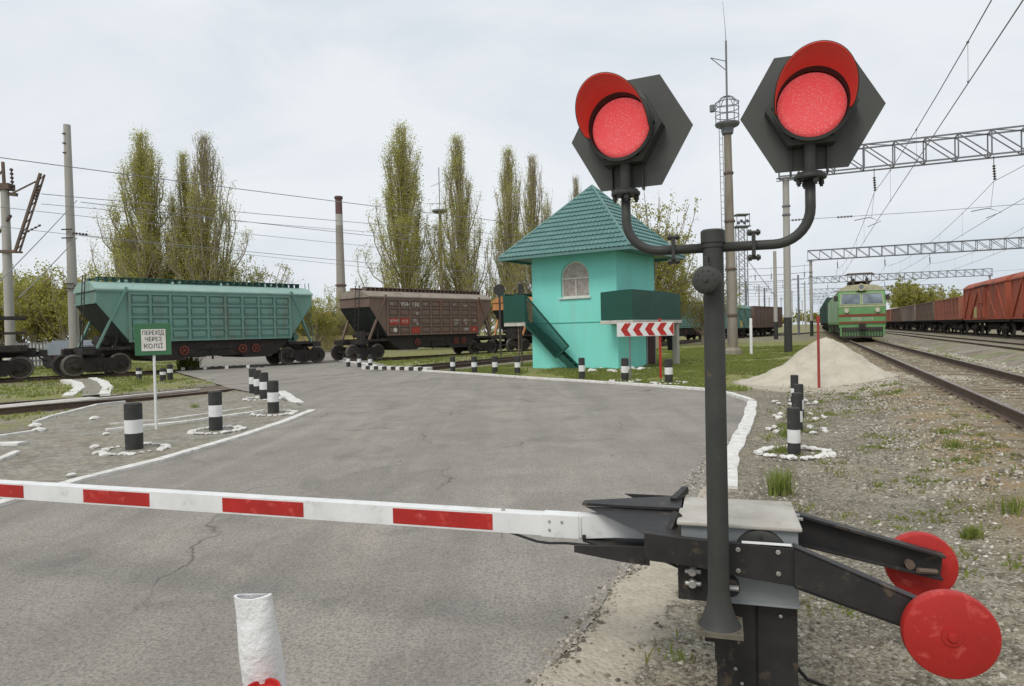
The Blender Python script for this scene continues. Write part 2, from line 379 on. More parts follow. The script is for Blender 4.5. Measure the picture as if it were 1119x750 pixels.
def ground_mat():
    t = NT('ground_soil'); co = t.coord()
    at_ = t.n('ShaderNodeAttribute'); at_.attribute_name = 'mask'
    sep = t.n('ShaderNodeSeparateColor'); t.l(at_.outputs['Color'], sep.inputs[0])
    g, sand, soil = sep.outputs[0], sep.outputs[1], sep.outputs[2]
    n1 = t.noise(co, .9, 6, .65, .3); n2 = t.noise(co, 9, 6, .7); peb = t.voro(co, 34.0, 'F1', 'Color'); pd = t.voro(co, 34.0); p2 = t.voro(co, 95.0, 'F1', 'Color')
    c = t.mix(t.ramp(n1, [(.33, 0.0), (.66, 1.0)]), (.385,.345,.255,1), (.265,.232,.165,1))
    c = t.mix(t.ramp(n2, [(.40, .85), (.54, 0.0)]), c, (.115,.098,.068,1))
    c = t.mix(t.ramp(t.noise(co, .55, 5, .65, .5), [(.46, 0.0), (.62, .6)]), c, (.135,.125,.092,1))
    dk = t.math('MULTIPLY', t.ramp(t.noise(co, 38, 5, .75), [(.49, 0.0), (.58, .9)]), t.ramp(t.noise(co, 3.0, 4, .6), [(.35, .3), (.58, 1.0)]))
    c = t.mix(dk, c, (.075,.066,.052,1))
    sv = t.n('ShaderNodeSeparateColor'); t.l(peb, sv.inputs[0])
    c = t.mix(t.math('MULTIPLY', t.ramp(sv.outputs[0], [(.5, 0.0), (.62, .8)], 'LINEAR'), t.ramp(pd, [(.3, 1.0), (.5, .0)])), c, t.mix(sv.outputs[1], (.26,.235,.19,1), (.52,.49,.42,1)))
    s2 = t.n('ShaderNodeSeparateColor'); t.l(p2, s2.inputs[0])
    c = t.mix(t.ramp(s2.outputs[0], [(.6, 0.0), (.7, .6)]), c, t.mix(s2.outputs[1], (.15,.13,.10,1), (.46,.43,.36,1)))
    cs = t.mix(t.ramp(n2, [(.35, 0.0), (.65, 1.0)]), (.36,.25,.13,1), (.24,.175,.10,1))
    br = t.ramp(t.noise(co, 2.2, 5, .65), [(.35, 0.0), (.6, 1.0)])
    c = t.mix(t.math('MULTIPLY', soil, br), c, cs)
    sa = t.mix(t.ramp(n2, [(.35, 0.0), (.65, 1.0)]), (.50,.445,.36,1), (.385,.34,.265,1))
    sf = t.ramp(t.math('ADD', sand, t.math('MULTIPLY', t.math('SUBTRACT', n2, .5), .9)), [(.42, 0.0), (.6, 1.0)])
    c = t.mix(sf, c, sa)
    gn = t.noise(co, 1.7, 6, .7)
    gf = t.ramp(t.math('ADD', g, t.math('MULTIPLY', t.math('SUBTRACT', gn, .5), 1.5)), [(.42, 0.0), (.66, 1.0)])
    gc = t.mix(t.ramp(t.noise(co, 5, 5, .7), [(.38, 0.0), (.62, 1.0)]), (.165,.195,.055,1), (.29,.275,.105,1))
    c = t.mix(t.math('MULTIPLY', gf, .9), c, gc)
    t.base(c); t.rough(.95); t.b.inputs['Specular IOR Level'].default_value = .1
    h = t.math('ADD', t.math('MULTIPLY', n2, 1.0), t.math('MULTIPLY', pd, -.5))
    t.bump(h, .8, .035)
    return t.mat
M['ground'] = ground_mat()
def ballast():
    t = NT('ballast'); co = t.coord()
    v = t.voro(co, 22.0, 'F1', 'Color'); d = t.voro(co, 22.0); s = t.n('ShaderNodeSeparateColor'); t.l(v, s.inputs[0])
    c = t.mix(s.outputs[0], (.20,.178,.145,1), (.42,.385,.325,1))
    c = t.mix(t.ramp(t.noise(co, .8, 5, .6), [(.42, 0.0), (.65, .8)]), c, (.28,.20,.125,1))
    gf = t.ramp(t.noise(co, .35, 6, .7), [(.50, 0.0), (.64, .85)])
    c = t.mix(t.ramp(t.noise(co, 1.6, 6, .7), [(.48, 0.0), (.62, .8)]), c, (.13,.115,.085,1))
    c = t.mix(gf, c, (.19,.22,.07,1))
    t.base(c); t.rough(.95); t.bump(t.math('MULTIPLY', d, -1.0), .9, .04)
    return t.mat
M['ballast'] = ballast()
def pavers():
    t = NT('grey_pavers'); co = t.coord()
    mp = t.n('ShaderNodeMapping'); mp.inputs['Rotation'].default_value = (0, 0, R(32)); t.l(co, mp.inputs['Vector'])
    b = t.n('ShaderNodeTexBrick'); t.l(mp.outputs[0], b.inputs['Vector']); b.inputs['Scale'].default_value = 5.0
    b.inputs['Color1'].default_value = (.29,.275,.235,1); b.inputs['Color2'].default_value = (.36,.34,.295,1); b.inputs['Mortar'].default_value = (.22,.20,.15,1)
    b.inputs['Mortar Size'].default_value = .022
    c = t.mix(t.ramp(t.noise(co, .9, 6, .65, .3), [(.43, 0.0), (.60, .95)]), b.outputs['Color'], (.30,.265,.20,1))
    c = t.mix(t.ramp(t.noise(co, 2.6, 6, .7, .4), [(.50, 0.0), (.66, .8)]), c, (.15,.132,.10,1))
    c = t.mix(t.ramp(t.noise(co, 4.2, 5, .7, .4), [(.60, 0.0), (.70, .7)]), c, (.46,.43,.37,1))
    c = t.mix(t.ramp(t.noise(co, 12, 4, .7), [(.38, .75), (.58, 0.0)]), c, (.14,.125,.095,1))
    gf = t.ramp(t.noise(co, .7, 6, .7), [(.58, 0.0), (.72, .55)])
    c = t.mix(gf, c, (.13,.15,.05,1))
    t.base(c); t.rough(.9)
    t.bump(t.math('SUBTRACT', t.noise(co, 30, 3), b.outputs['Fac']), .5, .01)
    return t.mat
M['pavers'] = pavers()
def sandmat():
    t = NT('pale_sand'); co = t.coord()
    c = t.mix(t.ramp(t.noise(co, 2.5, 6, .65), [(.35, 0.0), (.65, 1.0)]), (.62,.565,.46,1), (.50,.45,.36,1))
    c = t.mix(t.ramp(t.noise(co, 60, 3, .7), [(.35, .4), (.55, 0.0)]), c, (.30,.26,.2,1))
    t.base(c); t.rough(.95); t.bump(t.math('ADD', t.noise(co, 26, 6, .7), t.math('MULTIPLY', t.noise(co, 6, 5, .6), 2.0)), .8, .035)
    return t.mat
M['sand'] = sandmat()

# ------------------------------------------------------------------ sky and sun
SUN_EL, SUN_AZ = R(52), R(215)           # azimuth clockwise from +Y
w = bpy.data.worlds.new('World'); scn.world = w; w.use_nodes = True
wt = w.node_tree; bg = wt.nodes['Background']; bg.inputs['Strength'].default_value = .10
sky = wt.nodes.new('ShaderNodeTexSky'); sky.sky_type = 'NISHITA'; sky.sun_disc = False
sky.sun_elevation = SUN_EL; sky.sun_rotation = SUN_AZ; sky.dust_density = 4.0; sky.air_density = 1.0
tc = wt.nodes.new('ShaderNodeTexCoord')
mp = wt.nodes.new('ShaderNodeMapping'); mp.inputs['Scale'].default_value = (1, 1, 2.6); wt.links.new(tc.outputs['Generated'], mp.inputs['Vector'])
n1 = wt.nodes.new('ShaderNodeTexNoise'); n1.inputs['Scale'].default_value = 1.7; n1.inputs['Detail'].default_value = 7; n1.inputs['Roughness'].default_value = .55; n1.inputs['Distortion'].default_value = .6
wt.links.new(mp.outputs[0], n1.inputs['Vector'])
cr = wt.nodes.new('ShaderNodeValToRGB'); e = cr.color_ramp.elements
e[0].position = .36; e[0].color = (6.1, 6.65, 7.25, 1); e[1].position = .62; e[1].color = (7.65, 7.95, 8.2, 1)
wt.links.new(n1.outputs['Fac'], cr.inputs['Fac'])
mx = wt.nodes.new('ShaderNodeMix'); mx.data_type = 'RGBA'; mx.inputs[0].default_value = .93
wt.links.new(sky.outputs[0], mx.inputs[6]); wt.links.new(cr.outputs[0], mx.inputs[7]); wt.links.new(mx.outputs[2], bg.inputs['Color'])
sd = bpy.data.lights.new('sun', 'SUN'); sd.energy = 1.5; sd.angle = R(24); sd.color = (1, .96, .9)
so = bpy.data.objects.new('sun', sd); COL.objects.link(so)
sdir = Vector((math.sin(SUN_AZ) * math.cos(SUN_EL), math.cos(SUN_AZ) * math.cos(SUN_EL), math.sin(SUN_EL)))
so.rotation_euler = sdir.to_track_quat('Z', 'Y').to_euler(); so.location = sdir * 50
vs = scn.view_settings; vs.view_transform = 'Standard'; vs.look = 'None'; vs.exposure = 0.2; vs.gamma = 1.0
scn.render.engine = 'CYCLES'
scn.cycles.max_bounces = 6; scn.cycles.transparent_max_bounces = 8
scn.cycles.use_denoising = True
# ------------------------------------------------------------------ layout of the ground
def XY(px, py):
    g = gnd(px, py); return (g.x, g.y)
N0, NH = Vector((-12.2, 16.1, 0)), R(29.4)
ND = Vector((math.sin(NH), math.cos(NH), 0)); NL = Vector((-math.cos(NH), math.sin(NH), 0))
def NP(s, o=0.0, z=0.0):
    v = N0 + ND * s + NL * o; v.z = z; return v
def nOff(x, y):
    return (Vector((x, y, 0)) - N0).dot(NL)
TH2 = R(38)
TPTS = [Vector((-56, 4.2, 0)), Vector((-38.7, 17.1, 0)), Vector((-22.4, 28.6, 0)), Vector((-19.3, 31.0, 0)), Vector((-12.3, 38.5, 0)),
        Vector((-9.75, 41.4, 0)), Vector((-2.5, 49.6, 0)), Vector((-2.4 + math.sin(TH2) * 60, 50 + math.cos(TH2) * 60, 0)), Vector((-2.4 + math.sin(TH2) * 150, 50 + math.cos(TH2) * 150, 0))]
def smooth_path(pts, n=8):
    out = []
    for i in range(len(pts) - 1):
        p0 = pts[max(i - 1, 0)]; p1 = pts[i]; p2 = pts[i + 1]; p3 = pts[min(i + 2, len(pts) - 1)]
        L = (p2 - p1).length
        m1 = (p2 - p0).normalized() * L; m2 = (p3 - p1).normalized() * L
        k = max(2, int(L / 1.0)) if L < 30 else n
        for j in range(k):
            t = j / k
            out.append(p1 * (2*t**3 - 3*t**2 + 1) + m1 * (t**3 - 2*t**2 + t) + p2 * (-2*t**3 + 3*t**2) + m2 * (t**3 - t**2))
    out.append(pts[-1]); return out
TPATH = smooth_path(TPTS)
def segdist(x, y, path):
    best = 1e9
    for a, b in zip(path, path[1:]):
        dx, dy = b.x - a.x, b.y - a.y
        t = max(0, min(1, ((x - a.x) * dx + (y - a.y) * dy) / (dx * dx + dy * dy + 1e-9)))
        best = min(best, math.hypot(x - a.x - t * dx, y - a.y - t * dy))
    return best
def xy(v): return (v.x, v.y)
ROAD_R = [xy(SP(-14, 1.2)), xy(SP(2.0, 1.16)), xy(SP(2.8, 1.14)), xy(SP(4.43, 1.12)), xy(SP(6.4, 1.03)), xy(SP(8.56, .93)), xy(SP(10.5, .95)), xy(SP(12.5, 1.02)), xy(SP(14.4, 1.12)),
          xy(SP(15.6, 1.5)), xy(SP(16.6, 2.0)), XY(770, 427), XY(700, 421.5), XY(640, 417.6), XY(582, 414), XY(520, 409.5), XY(462, 406), XY(432, 401.5), XY(415, 397.5), (-9.5, 43), (-16, 64), (-30, 110)]
ROAD_L = [(-45, 108), (-30, 62), (-19, 41), XY(188, 405.5), XY(215, 413), XY(250, 424), XY(290, 432), XY(325, 441), XY(341, 450), XY(310, 462.5), XY(260, 479.5), XY(170, 506), XY(90, 525.5), XY(0, 552), XY(-80, 577), xy(SP(-14, 7.6))]
ROAD = ROAD_R + ROAD_L
def inpoly(x, y, P):
    c = False; n = len(P); j = n - 1
    for i in range(n):
        xi, yi = P[i]; xj, yj = P[j]
        if (yi > y) != (yj > y) and x < (xj - xi) * (y - yi) / (yj - yi) + xi: c = not c
        j = i
    return c
def sst(a, b, x):
    t = max(0.0, min(1.0, (x - a) / (b - a))); return t * t * (3 - 2 * t)
def nz(x, y, sc=1.0, k=0.0):
    return noise.fractal(Vector((x * sc, y * sc, k)), 1.0, 2.0, 4)
MAIN_P, SECOND_P, THIRD_P, ZR = -3.27, -8.7, -13.6, .40
def gz(x, y, inroad=None):
    if inroad is None: inroad = inpoly(x, y, ROAD)
    if inroad: return -.016
    s, p = toSP(x, y)
    z = .012 * nz(x, y, .9) + .02 * nz(x, y, .25, 3)
    z += .06 * sst(.1, -.9, p)                                      # rises to the main line
    u = abs(p - MAIN_P)
    z += .105 * sst(2.5, 1.55, u) + .015 * nz(x, y, 2.2, 3) * sst(2.6, 1.8, u)
    z += (.045 + .03 * nz(x, y, 1.8, 11)) * sst(1.05, .6, u)
    z += (.040 + .035 * nz(x, y, 1.5, 17)) * sst(1.75, 1.35, u) * sst(.7, 1.0, u)
    if p < -5.9: z += .03 * nz(x, y, .4, 9)
    o = abs(nOff(x, y))
    if o < 2.6: z -= .07 * sst(2.4, 1.5, o)
    if p > 14:
        z -= .10 * sst(20, 24, p)
    d = math.hypot(x, y)
    if d > 60: z -= .25 * sst(60, 200, d)
    return z
def axis(lo, hi, a, b, step, g=1.16):
    xs = []; x = a
    while x < b: xs.append(x); x += step
    xs.append(b); st = step
    while xs[-1] < hi: st *= g; xs.append(xs[-1] + st)
    st = step; left = []
    x = a
    while x > lo: st *= g; x -= st; left.append(x)
    return left[::-1] + xs
VERGE = [XY(575, 413.5), XY(640, 417), XY(700, 420.5), XY(772, 426), XY(815, 428), XY(842, 408), XY(866, 392), XY(884, 378), (40, 62), (14, 60), (3, 36), (-3, 27.5)]
def masks(x, y):
    s, p = toSP(x, y)
    d = math.hypot(x, y)
    g = sand = soil = 0.0
    n = nz(x, y, .35, 5)
    if inpoly(x, y, VERGE): g = .80 + .2 * n
    elif p < -.2:                                                    # right-hand ground
        g = .20 + .40 * n + .25 * sst(14, 40, s)
        if -9.9 < p < -4.7: g = .40 + .45 * n + .2 * sst(25, 60, s)
        soil = max(sst(-.9, -1.5, p) * (1 - .75 * sst(-2.3, -2.6, p)) * (1 - sst(-4.6, -5.4, p)), 0) * (.55 + .4 * sst(4, 9, s))
    elif nOff(x, y) > 2.0 or (nOff(x, y) > -4.5 and s < 10):
        g = .66 + .3 * n
    elif nOff(x, y) > -2.2: g = .25 + .3 * n
    else: g = .12 + .3 * n
    if d > 42: g = max(g, .45 + .3 * n)
    if -.2 < p < 1.3 and s < 16:
        edge = 1.12 - p
        sand = .74 * sst(.75, .15, edge) * (1 - sst(6, 9, s) * .8)
    if p > 2.4 and 15 < s < 22 and nOff(x, y) < -5 and g < .5: sand = .3
    hx, hy = x - 8.7, y - 17.8
    dh = math.hypot(hx, hy * .9)
    sand = max(sand, .9 * sst(3.6, 2.0, dh))
    if sand > .5: g *= .4
    return max(0, min(1, g)), max(0, min(1, sand)), max(0, min(1, soil))
gx = axis(-900, 1100, -14, 16, .24); gy = axis(-30, 2600, 1.8, 25, .22)
gb = MB(); cols = []
for yy in gy:
    for xx in gx:
        gb.v.append((xx, yy, gz(xx, yy))); cols.append(masks(xx, yy))
nx = len(gx)
for j in range(len(gy) - 1):
    for i in range(nx - 1):
        gb.f.append([j * nx + i, j * nx + i + 1, (j + 1) * nx + i + 1, (j + 1) * nx + i]); gb.m.append(0)
ground = gb.build('ground', M['ground'], smooth=True, fix=False)
tag(ground, kind='structure')
ca = ground.data.color_attributes.new('mask', 'FLOAT_COLOR', 'POINT')
for i, c in enumerate(cols): ca.data[i].color = (c[0], c[1], c[2], 1)

def sheet(name, poly, mat, z, kind='structure', wob=0.0, top=0.0):
    # flat sheet of a polygon (triangulated), edges subdivided and roughened
    pts = []
    n = len(poly)
    for i in range(n):
        a, b = Vector((*poly[i], 0)), Vector((*poly[(i + 1) % n], 0))
        L = (b - a).length; far = min(a.length, b.length) > 45
        k = 1 if far else max(1, int(L / .22))
        nn = Vector((-(b - a).y, (b - a).x, 0)).normalized()
        for j in range(k):
            q = a.lerp(b, j / k)
            if wob and not far: q = q + nn * (wob * nz(q.x, q.y, 2.3, 2) + wob * .5 * nz(q.x, q.y, 7, 4))
            pts.append((q.x, q.y, z))
    bm = bmesh.new()
    vsb = [bm.verts.new(p) for p in pts]
    f = bm.faces.new(vsb)
    if f.normal.z < 0: f.normal_flip()
    bmesh.ops.triangulate(bm, faces=[f])
    me = bpy.data.meshes.new(name); bm.to_mesh(me); bm.free(); me.materials.append(mat)
    o = bpy.data.objects.new(name, me); COL.objects.link(o)
    return tag(o, kind=kind)
sheet('road', ROAD, M['asphalt'], .004, wob=.045)
# paved walkway left of the road
WALK = [XY(90, 523.5), XY(170, 504), XY(260, 477.5), XY(310, 461), XY(337, 449.5), XY(322, 441.5), XY(290, 433.5), XY(262, 429.5), XY(215, 437), XY(136, 441.5), XY(105, 445), XY(60, 457), XY(38, 464), XY(43, 474), XY(0, 481), XY(-90, 500), XY(-160, 540), XY(-140, 592), XY(-80, 574.5), XY(0, 549.5)]
sheet('walkway', WALK, M['pavers'], .030, wob=.05)
PATH2 = [XY(89, 433.5), XY(90, 424), XY(86, 418.5), XY(76, 415), XY(101, 413.5), XY(112, 418), XY(116, 424), XY(112, 431.5)]
sheet('footpath', PATH2, M['pavers'], .012, wob=.02)

def kerb(name, pts, wd, z0, h, mat, jit=.02, step=.22, drop=0.0):
    # low painted strip with uneven edges; a real step of height h
    path = [Vector((*p, 0)) for p in pts]
    P = []
    for a, b in zip(path, path[1:]):
        k = max(1, int((b - a).length / step))
        for j in range(k): P.append(a.lerp(b, j / k))
    P.append(path[-1])
    mb = MB(); n = len(P)
    for i, q in enumerate(P):
        d = (P[min(i + 1, n - 1)] - P[max(i - 1, 0)]).normalized(); nn = Vector((-d.y, d.x, 0))
        wl = wd / 2 + jit * 2 * nz(q.x, q.y, 1.6, 1); wr = wd / 2 + jit * 2 * nz(q.x, q.y, 1.9, 8)
        if drop and nz(q.x, q.y, 1.9, 21) > drop: wl *= .35; wr *= .35
        hh = h + .006 * nz(q.x, q.y, 3, 6)
        a, b = q + nn * wl, q - nn * wr
        for u, zz in ((a, z0 - .12), (a.lerp(b, .06), z0 + hh * .9), (a.lerp(b, .3), z0 + hh), (a.lerp(b, .7), z0 + hh), (b.lerp(a, .06), z0 + hh * .9), (b, z0 - .12)):
            mb.v.append((u.x, u.y, zz))
    for i in range(n - 1):
        for k in range(5):
            mb.f.append([i * 6 + k, i * 6 + k + 1, (i + 1) * 6 + k + 1, (i + 1) * 6 + k]); mb.m.append(0)
    for e_ in (0, (n - 1) * 6):
        mb.f.append([e_ + k for k in range(6)]); mb.m.append(0)
    return tag(mb.build(name, mat, smooth=50), kind='structure')
kerb('kerb', [XY(-120, 590), XY(-80, 577.3), XY(0, 552), XY(86, 526.3), XY(170, 505.5), XY(260, 479), XY(310, 462), XY(341, 449.7)], .17, 0, .04, M['limewash'], .012)
kerb('kerb', [XY(116, 473), XY(200, 464), XY(288, 451.5)], .13, .02, .05, M['limewash'], .02)
kerb('kerb', [XY(120, 466), XY(190, 459.5), XY(275, 447)], .06, .02, .035, M['limewash'], .03, drop=.0)
kerb('kerb', [XY(38, 463.5), XY(60, 456.5), XY(105, 444.7), XY(136, 441)], .10, .02, .05, M['limewash'], .015)
kerb('kerb', [XY(-40, 485), XY(0, 479.8), XY(43, 473.5)], .09, .02, .05, M['limewash'], .015)
kerb('kerb', [XY(-20, 489.5), XY(0, 488.5), XY(25, 488)], .22, .02, .05, M['limewash'], .03)
kerb('kerb', [XY(-10, 510), XY(3, 505), XY(18, 498)], .12, .02, .05, M['limewash'], .02)
kerb('kerb', [XY(71, 415.5), XY(84, 418.5), XY(87, 424), XY(74, 433)], .34, .0, .03, M['limewash'], .02)
kerb('kerb', [XY(101, 413.5), XY(113, 418), XY(118, 424), XY(114, 431.5)], .34, .0, .03, M['limewash'], .03)
kerb('kerb', [XY(307, 428.5), XY(325.6, 441)], .30, 0, .03, M['limewash'], .02)
kerb('kerb', [XY(462, 406), XY(520, 409.7), XY(582, 414.2), XY(640, 417.8), XY(700, 421.7), XY(770, 427), XY(800, 432.5), XY(822, 440)], .15, 0, .07, M['limewash'], .015)
kerb('kerb', [XY(822.5, 440), XY(818, 459), XY(808, 480), XY(799, 497), XY(796, 515), XY(796, 535)], .22, 0, .035, M['limewash'], .014, step=.2)
kerb('kerb', [XY(372, 395), XY(395, 397.5), XY(412, 401)], .30, 0, .06, M['limewash'], .04)
# chequered kerb blocks at the far corner of the crossing
mb = MB()
ka, kb_ = Vector((*XY(398, 403.5), 0)), Vector((*XY(470, 405.5), 0)); kn = 15
for i in range(kn):
    q = ka.lerp(kb_, (i + .5) / kn); an = math.atan2((kb_ - ka).y, (kb_ - ka).x)
    mb.cbox((q.x, q.y, .07), ((kb_ - ka).length / kn * .92, .32, .18), i % 2, Matrix.Rotation(an + random.uniform(-.06, .06), 4, 'Z'))
tag(mb.build('chequered_kerb', [M['limewash'], M['black_paint']], bevel=.02), kind='structure')
mb = MB()
ka, kb_ = Vector((*XY(196, 405), 0)), Vector((*XY(290, 401.5), 0)); kn = 12
for i in range(kn):
    q = ka.lerp(kb_, (i + .5) / kn); an = math.atan2((kb_ - ka).y, (kb_ - ka).x)
    mb.cbox((q.x, q.y, .05), ((kb_ - ka).length / kn * .5, .3, .2), 1 if i % 3 else 0, Matrix.Rotation(an, 4, 'Z'))
tag(mb.build('chequered_kerb', [M['limewash'], M['black_paint']], bevel=.02), kind='structure')

# ------------------------------------------------------------------ tracks
def sweep(path, prof, mat_of, mats, name, parent):
    mb = MB(); n = len(path); m = len(prof)
    for i, q in enumerate(path):
        d = (path[min(i + 1, n - 1)] - path[max(i - 1, 0)]); d.z = 0; d.normalize(); nn = Vector((-d.y, d.x, 0))
        for u, z in prof: mb.v.append(tuple(Vector((q.x, q.y, q.z)) + nn * u + Vector((0, 0, z))))
    for i in range(n - 1):
        for k in range(m):
            k2 = (k + 1) % m
            mb.f.append([i * m + k, i * m + k2, (i + 1) * m + k2, (i + 1) * m + k]); mb.m.append(mat_of(k))
    for e_ in (0, (n - 1) * m): mb.f.append([e_ + k for k in range(m)]); mb.m.append(0)
    return mb.build(name, mats, parent)
RP = [(-.07, -.17), (.07, -.17), (.07, -.155), (.012, -.14), (.012, -.045), (.036, -.03), (.036, 0), (-.036, 0), (-.036, -.03), (-.012, -.045), (-.012, -.14), (-.07, -.155)]
sl = MB(); sl.box((-1.32, -.13, -.16), (1.32, .13, 0)); sl.box((-.62, -.14, 0), (-.9, .14, .02)); sl.box((.62, -.14, 0), (.9, .14, .02))
SLM = sl.mesh('sleeper', M['sleeper'])
def track(path, zh, label, s0, s1, spacing=.56, rest=None, extra=None):
    # path: function s -> Vector (centre); sleepers from s0, the first 100 as parts
    root = thing('railway_track', label, 'railway track')
    ss = []
    s = s0[0]
    while s < s0[1]: ss.append(s); s += 1.2 if s < 60 else 8.0
    ss.append(s0[1])
    for side in (-.796, .796):
        P = []
        for s in ss:
            c = path(s); d = (path(s + .1) - path(s - .1)); d.z = 0; d.normalize(); nn = Vector((-d.y, d.x, 0))
            q = c + nn * side; q.z = zh(s) if callable(zh) else zh; P.append(q)
        sweep(P, RP, lambda k: 1 if k == 6 else 0, [M['rail'], M['rail_top']], 'rail', root)
    k = 0; s = s1[0]
    st = MB()
    while s < s1[1]:
        c = path(s); d = path(s + .1) - path(s - .1)
        an = math.atan2(d.y, d.x) - math.pi / 2 + random.uniform(-.012, .012)
        if k < 100:
            o = bpy.data.objects.new('sleeper', SLM); COL.objects.link(o); o.parent = root
            o.location = (c.x, c.y, (zh(s) if callable(zh) else zh) - .185); o.rotation_euler = (0, 0, an)
        else:
            st.M = Matrix.Translation((c.x, c.y, (zh(s) if callable(zh) else zh) - .185)) @ Matrix.Rotation(an, 4, 'Z'); st.box((-1.32, -.13, -.16), (1.32, .13, 0))
        k += 1; s += spacing
    if st.v:
        tag(st.build('sleepers', M['sleeper'], root), kind='stuff')
    return root
track(lambda s: SP(s, MAIN_P), ZR, 'rusty main line track on pale sleepers running from the right edge to the green locomotive', (3, 420), (4.5, 130))
track(lambda s: SP(s, SECOND_P), ZR, 'second track sunk in ballast between the main line and the red goods wagons', (12, 420), (16, 70))
track(lambda s: SP(s, THIRD_P), ZR, 'track under the wheels of the red goods wagons', (20, 420), (28, 80))
def ZN(s): return .008 + .09 * (1 - sst(.5, 3.5, s) * (1 - sst(14, 17, s)))
track(lambda s: NP(s), ZN, 'near track crossing the road beside the paved walkway, sunk to its rail heads', (-14, 130), (-13, 40), .6)
TL = [0.0]
for a, b in zip(TPATH, TPATH[1:]): TL.append(TL[-1] + (b - a).length)
def TAt(s):
    s = max(0.0, min(TL[-1] - 1e-4, s))
    for i in range(len(TL) - 1):
        if TL[i + 1] >= s:
            return TPATH[i].lerp(TPATH[i + 1], (s - TL[i]) / (TL[i + 1] - TL[i] + 1e-9))
    return TPATH[-1].copy()
def TProj(pt):
    best = (1e9, 0)
    for i in range(0, int(TL[-1] * 10)):
        q = TAt(i / 10); d = (Vector((q.x, q.y, 0)) - Vector((pt[0], pt[1], 0))).length
        if d < best[0]: best = (d, i / 10)
    return best[1]
ZT = 0.02
track(TAt, ZT, 'curving track that carries the teal and brown hopper wagons', (0.5, TL[-1] - 1), (22, 80), .6)
# planks between the rails where the road and the path cross the near track
mb = MB()
for o in (-.52, -.18, .18, .52):
    mb.M = Matrix.Identity(4)
    a, b = NP(-1.5, o), NP(14.5, o)
    an = math.atan2((b - a).y, (b - a).x)
    mb.cbox(((a.x + b.x) / 2, (a.y + b.y) / 2, -.024), ((b - a).length, .22, .05), 0, Matrix.Rotation(an, 4, 'Z'))
tag(mb.build('crossing_planks', M['plank'], bevel=.01), kind='structure')
mb = MB()
for o, w_, s0_, s1_ in ((.1, .5, -4.5, 2.2), (-.38, .2, -1, 5)):
    a, b = NP(s0_, o), NP(s1_, o); mb.cbox(((a.x + b.x) / 2, (a.y + b.y) / 2, .055), ((b - a).length, w_, .05), 0, Matrix.Rotation(math.atan2((b - a).y, (b - a).x), 4, 'Z'))
tag(mb.build('pale_crossing_planks', M['slab'], bevel=.01), kind='structure')
# raised ballast beds of the right-hand tracks
def bed(pc, name, s0, s1, half=1.75, toe=2.75, ztop=.235):
    mb = MB(); ss = []; s = s0
    while s < s1: ss.append(s); s += .5 if s < 40 else (3 if s < 90 else 20)
    us = [-toe, -(half + toe) / 2, -half, -half * .55, -.3, .3, half * .55, half, (half + toe) / 2, toe]
    for s in ss:
        for u in us:
            q = SP(s, pc + u); k = sst(toe, half, abs(u))
            z = .02 + (ztop - .02) * k + .018 * nz(q.x, q.y, 2.2, 3)
            if abs(u) >= toe - .01: z = gz(q.x, q.y) - .08
            mb.v.append((q.x + .08 * nz(q.x, q.y, 1.5, 7), q.y, z))
    m = len(us)
    for i in range(len(ss) - 1):
        for k in range(m - 1): mb.f.append([i * m + k, i * m + k + 1, (i + 1) * m + k + 1, (i + 1) * m + k]); mb.m.append(0)
    return tag(mb.build(name, M['ballast'], smooth=True), kind='structure')
bed(SECOND_P, 'ballast_bed', 10, 420, 1.9, 3.0, .30); bed(THIRD_P, 'ballast_bed', 18, 420, 1.9, 3.0, .26)

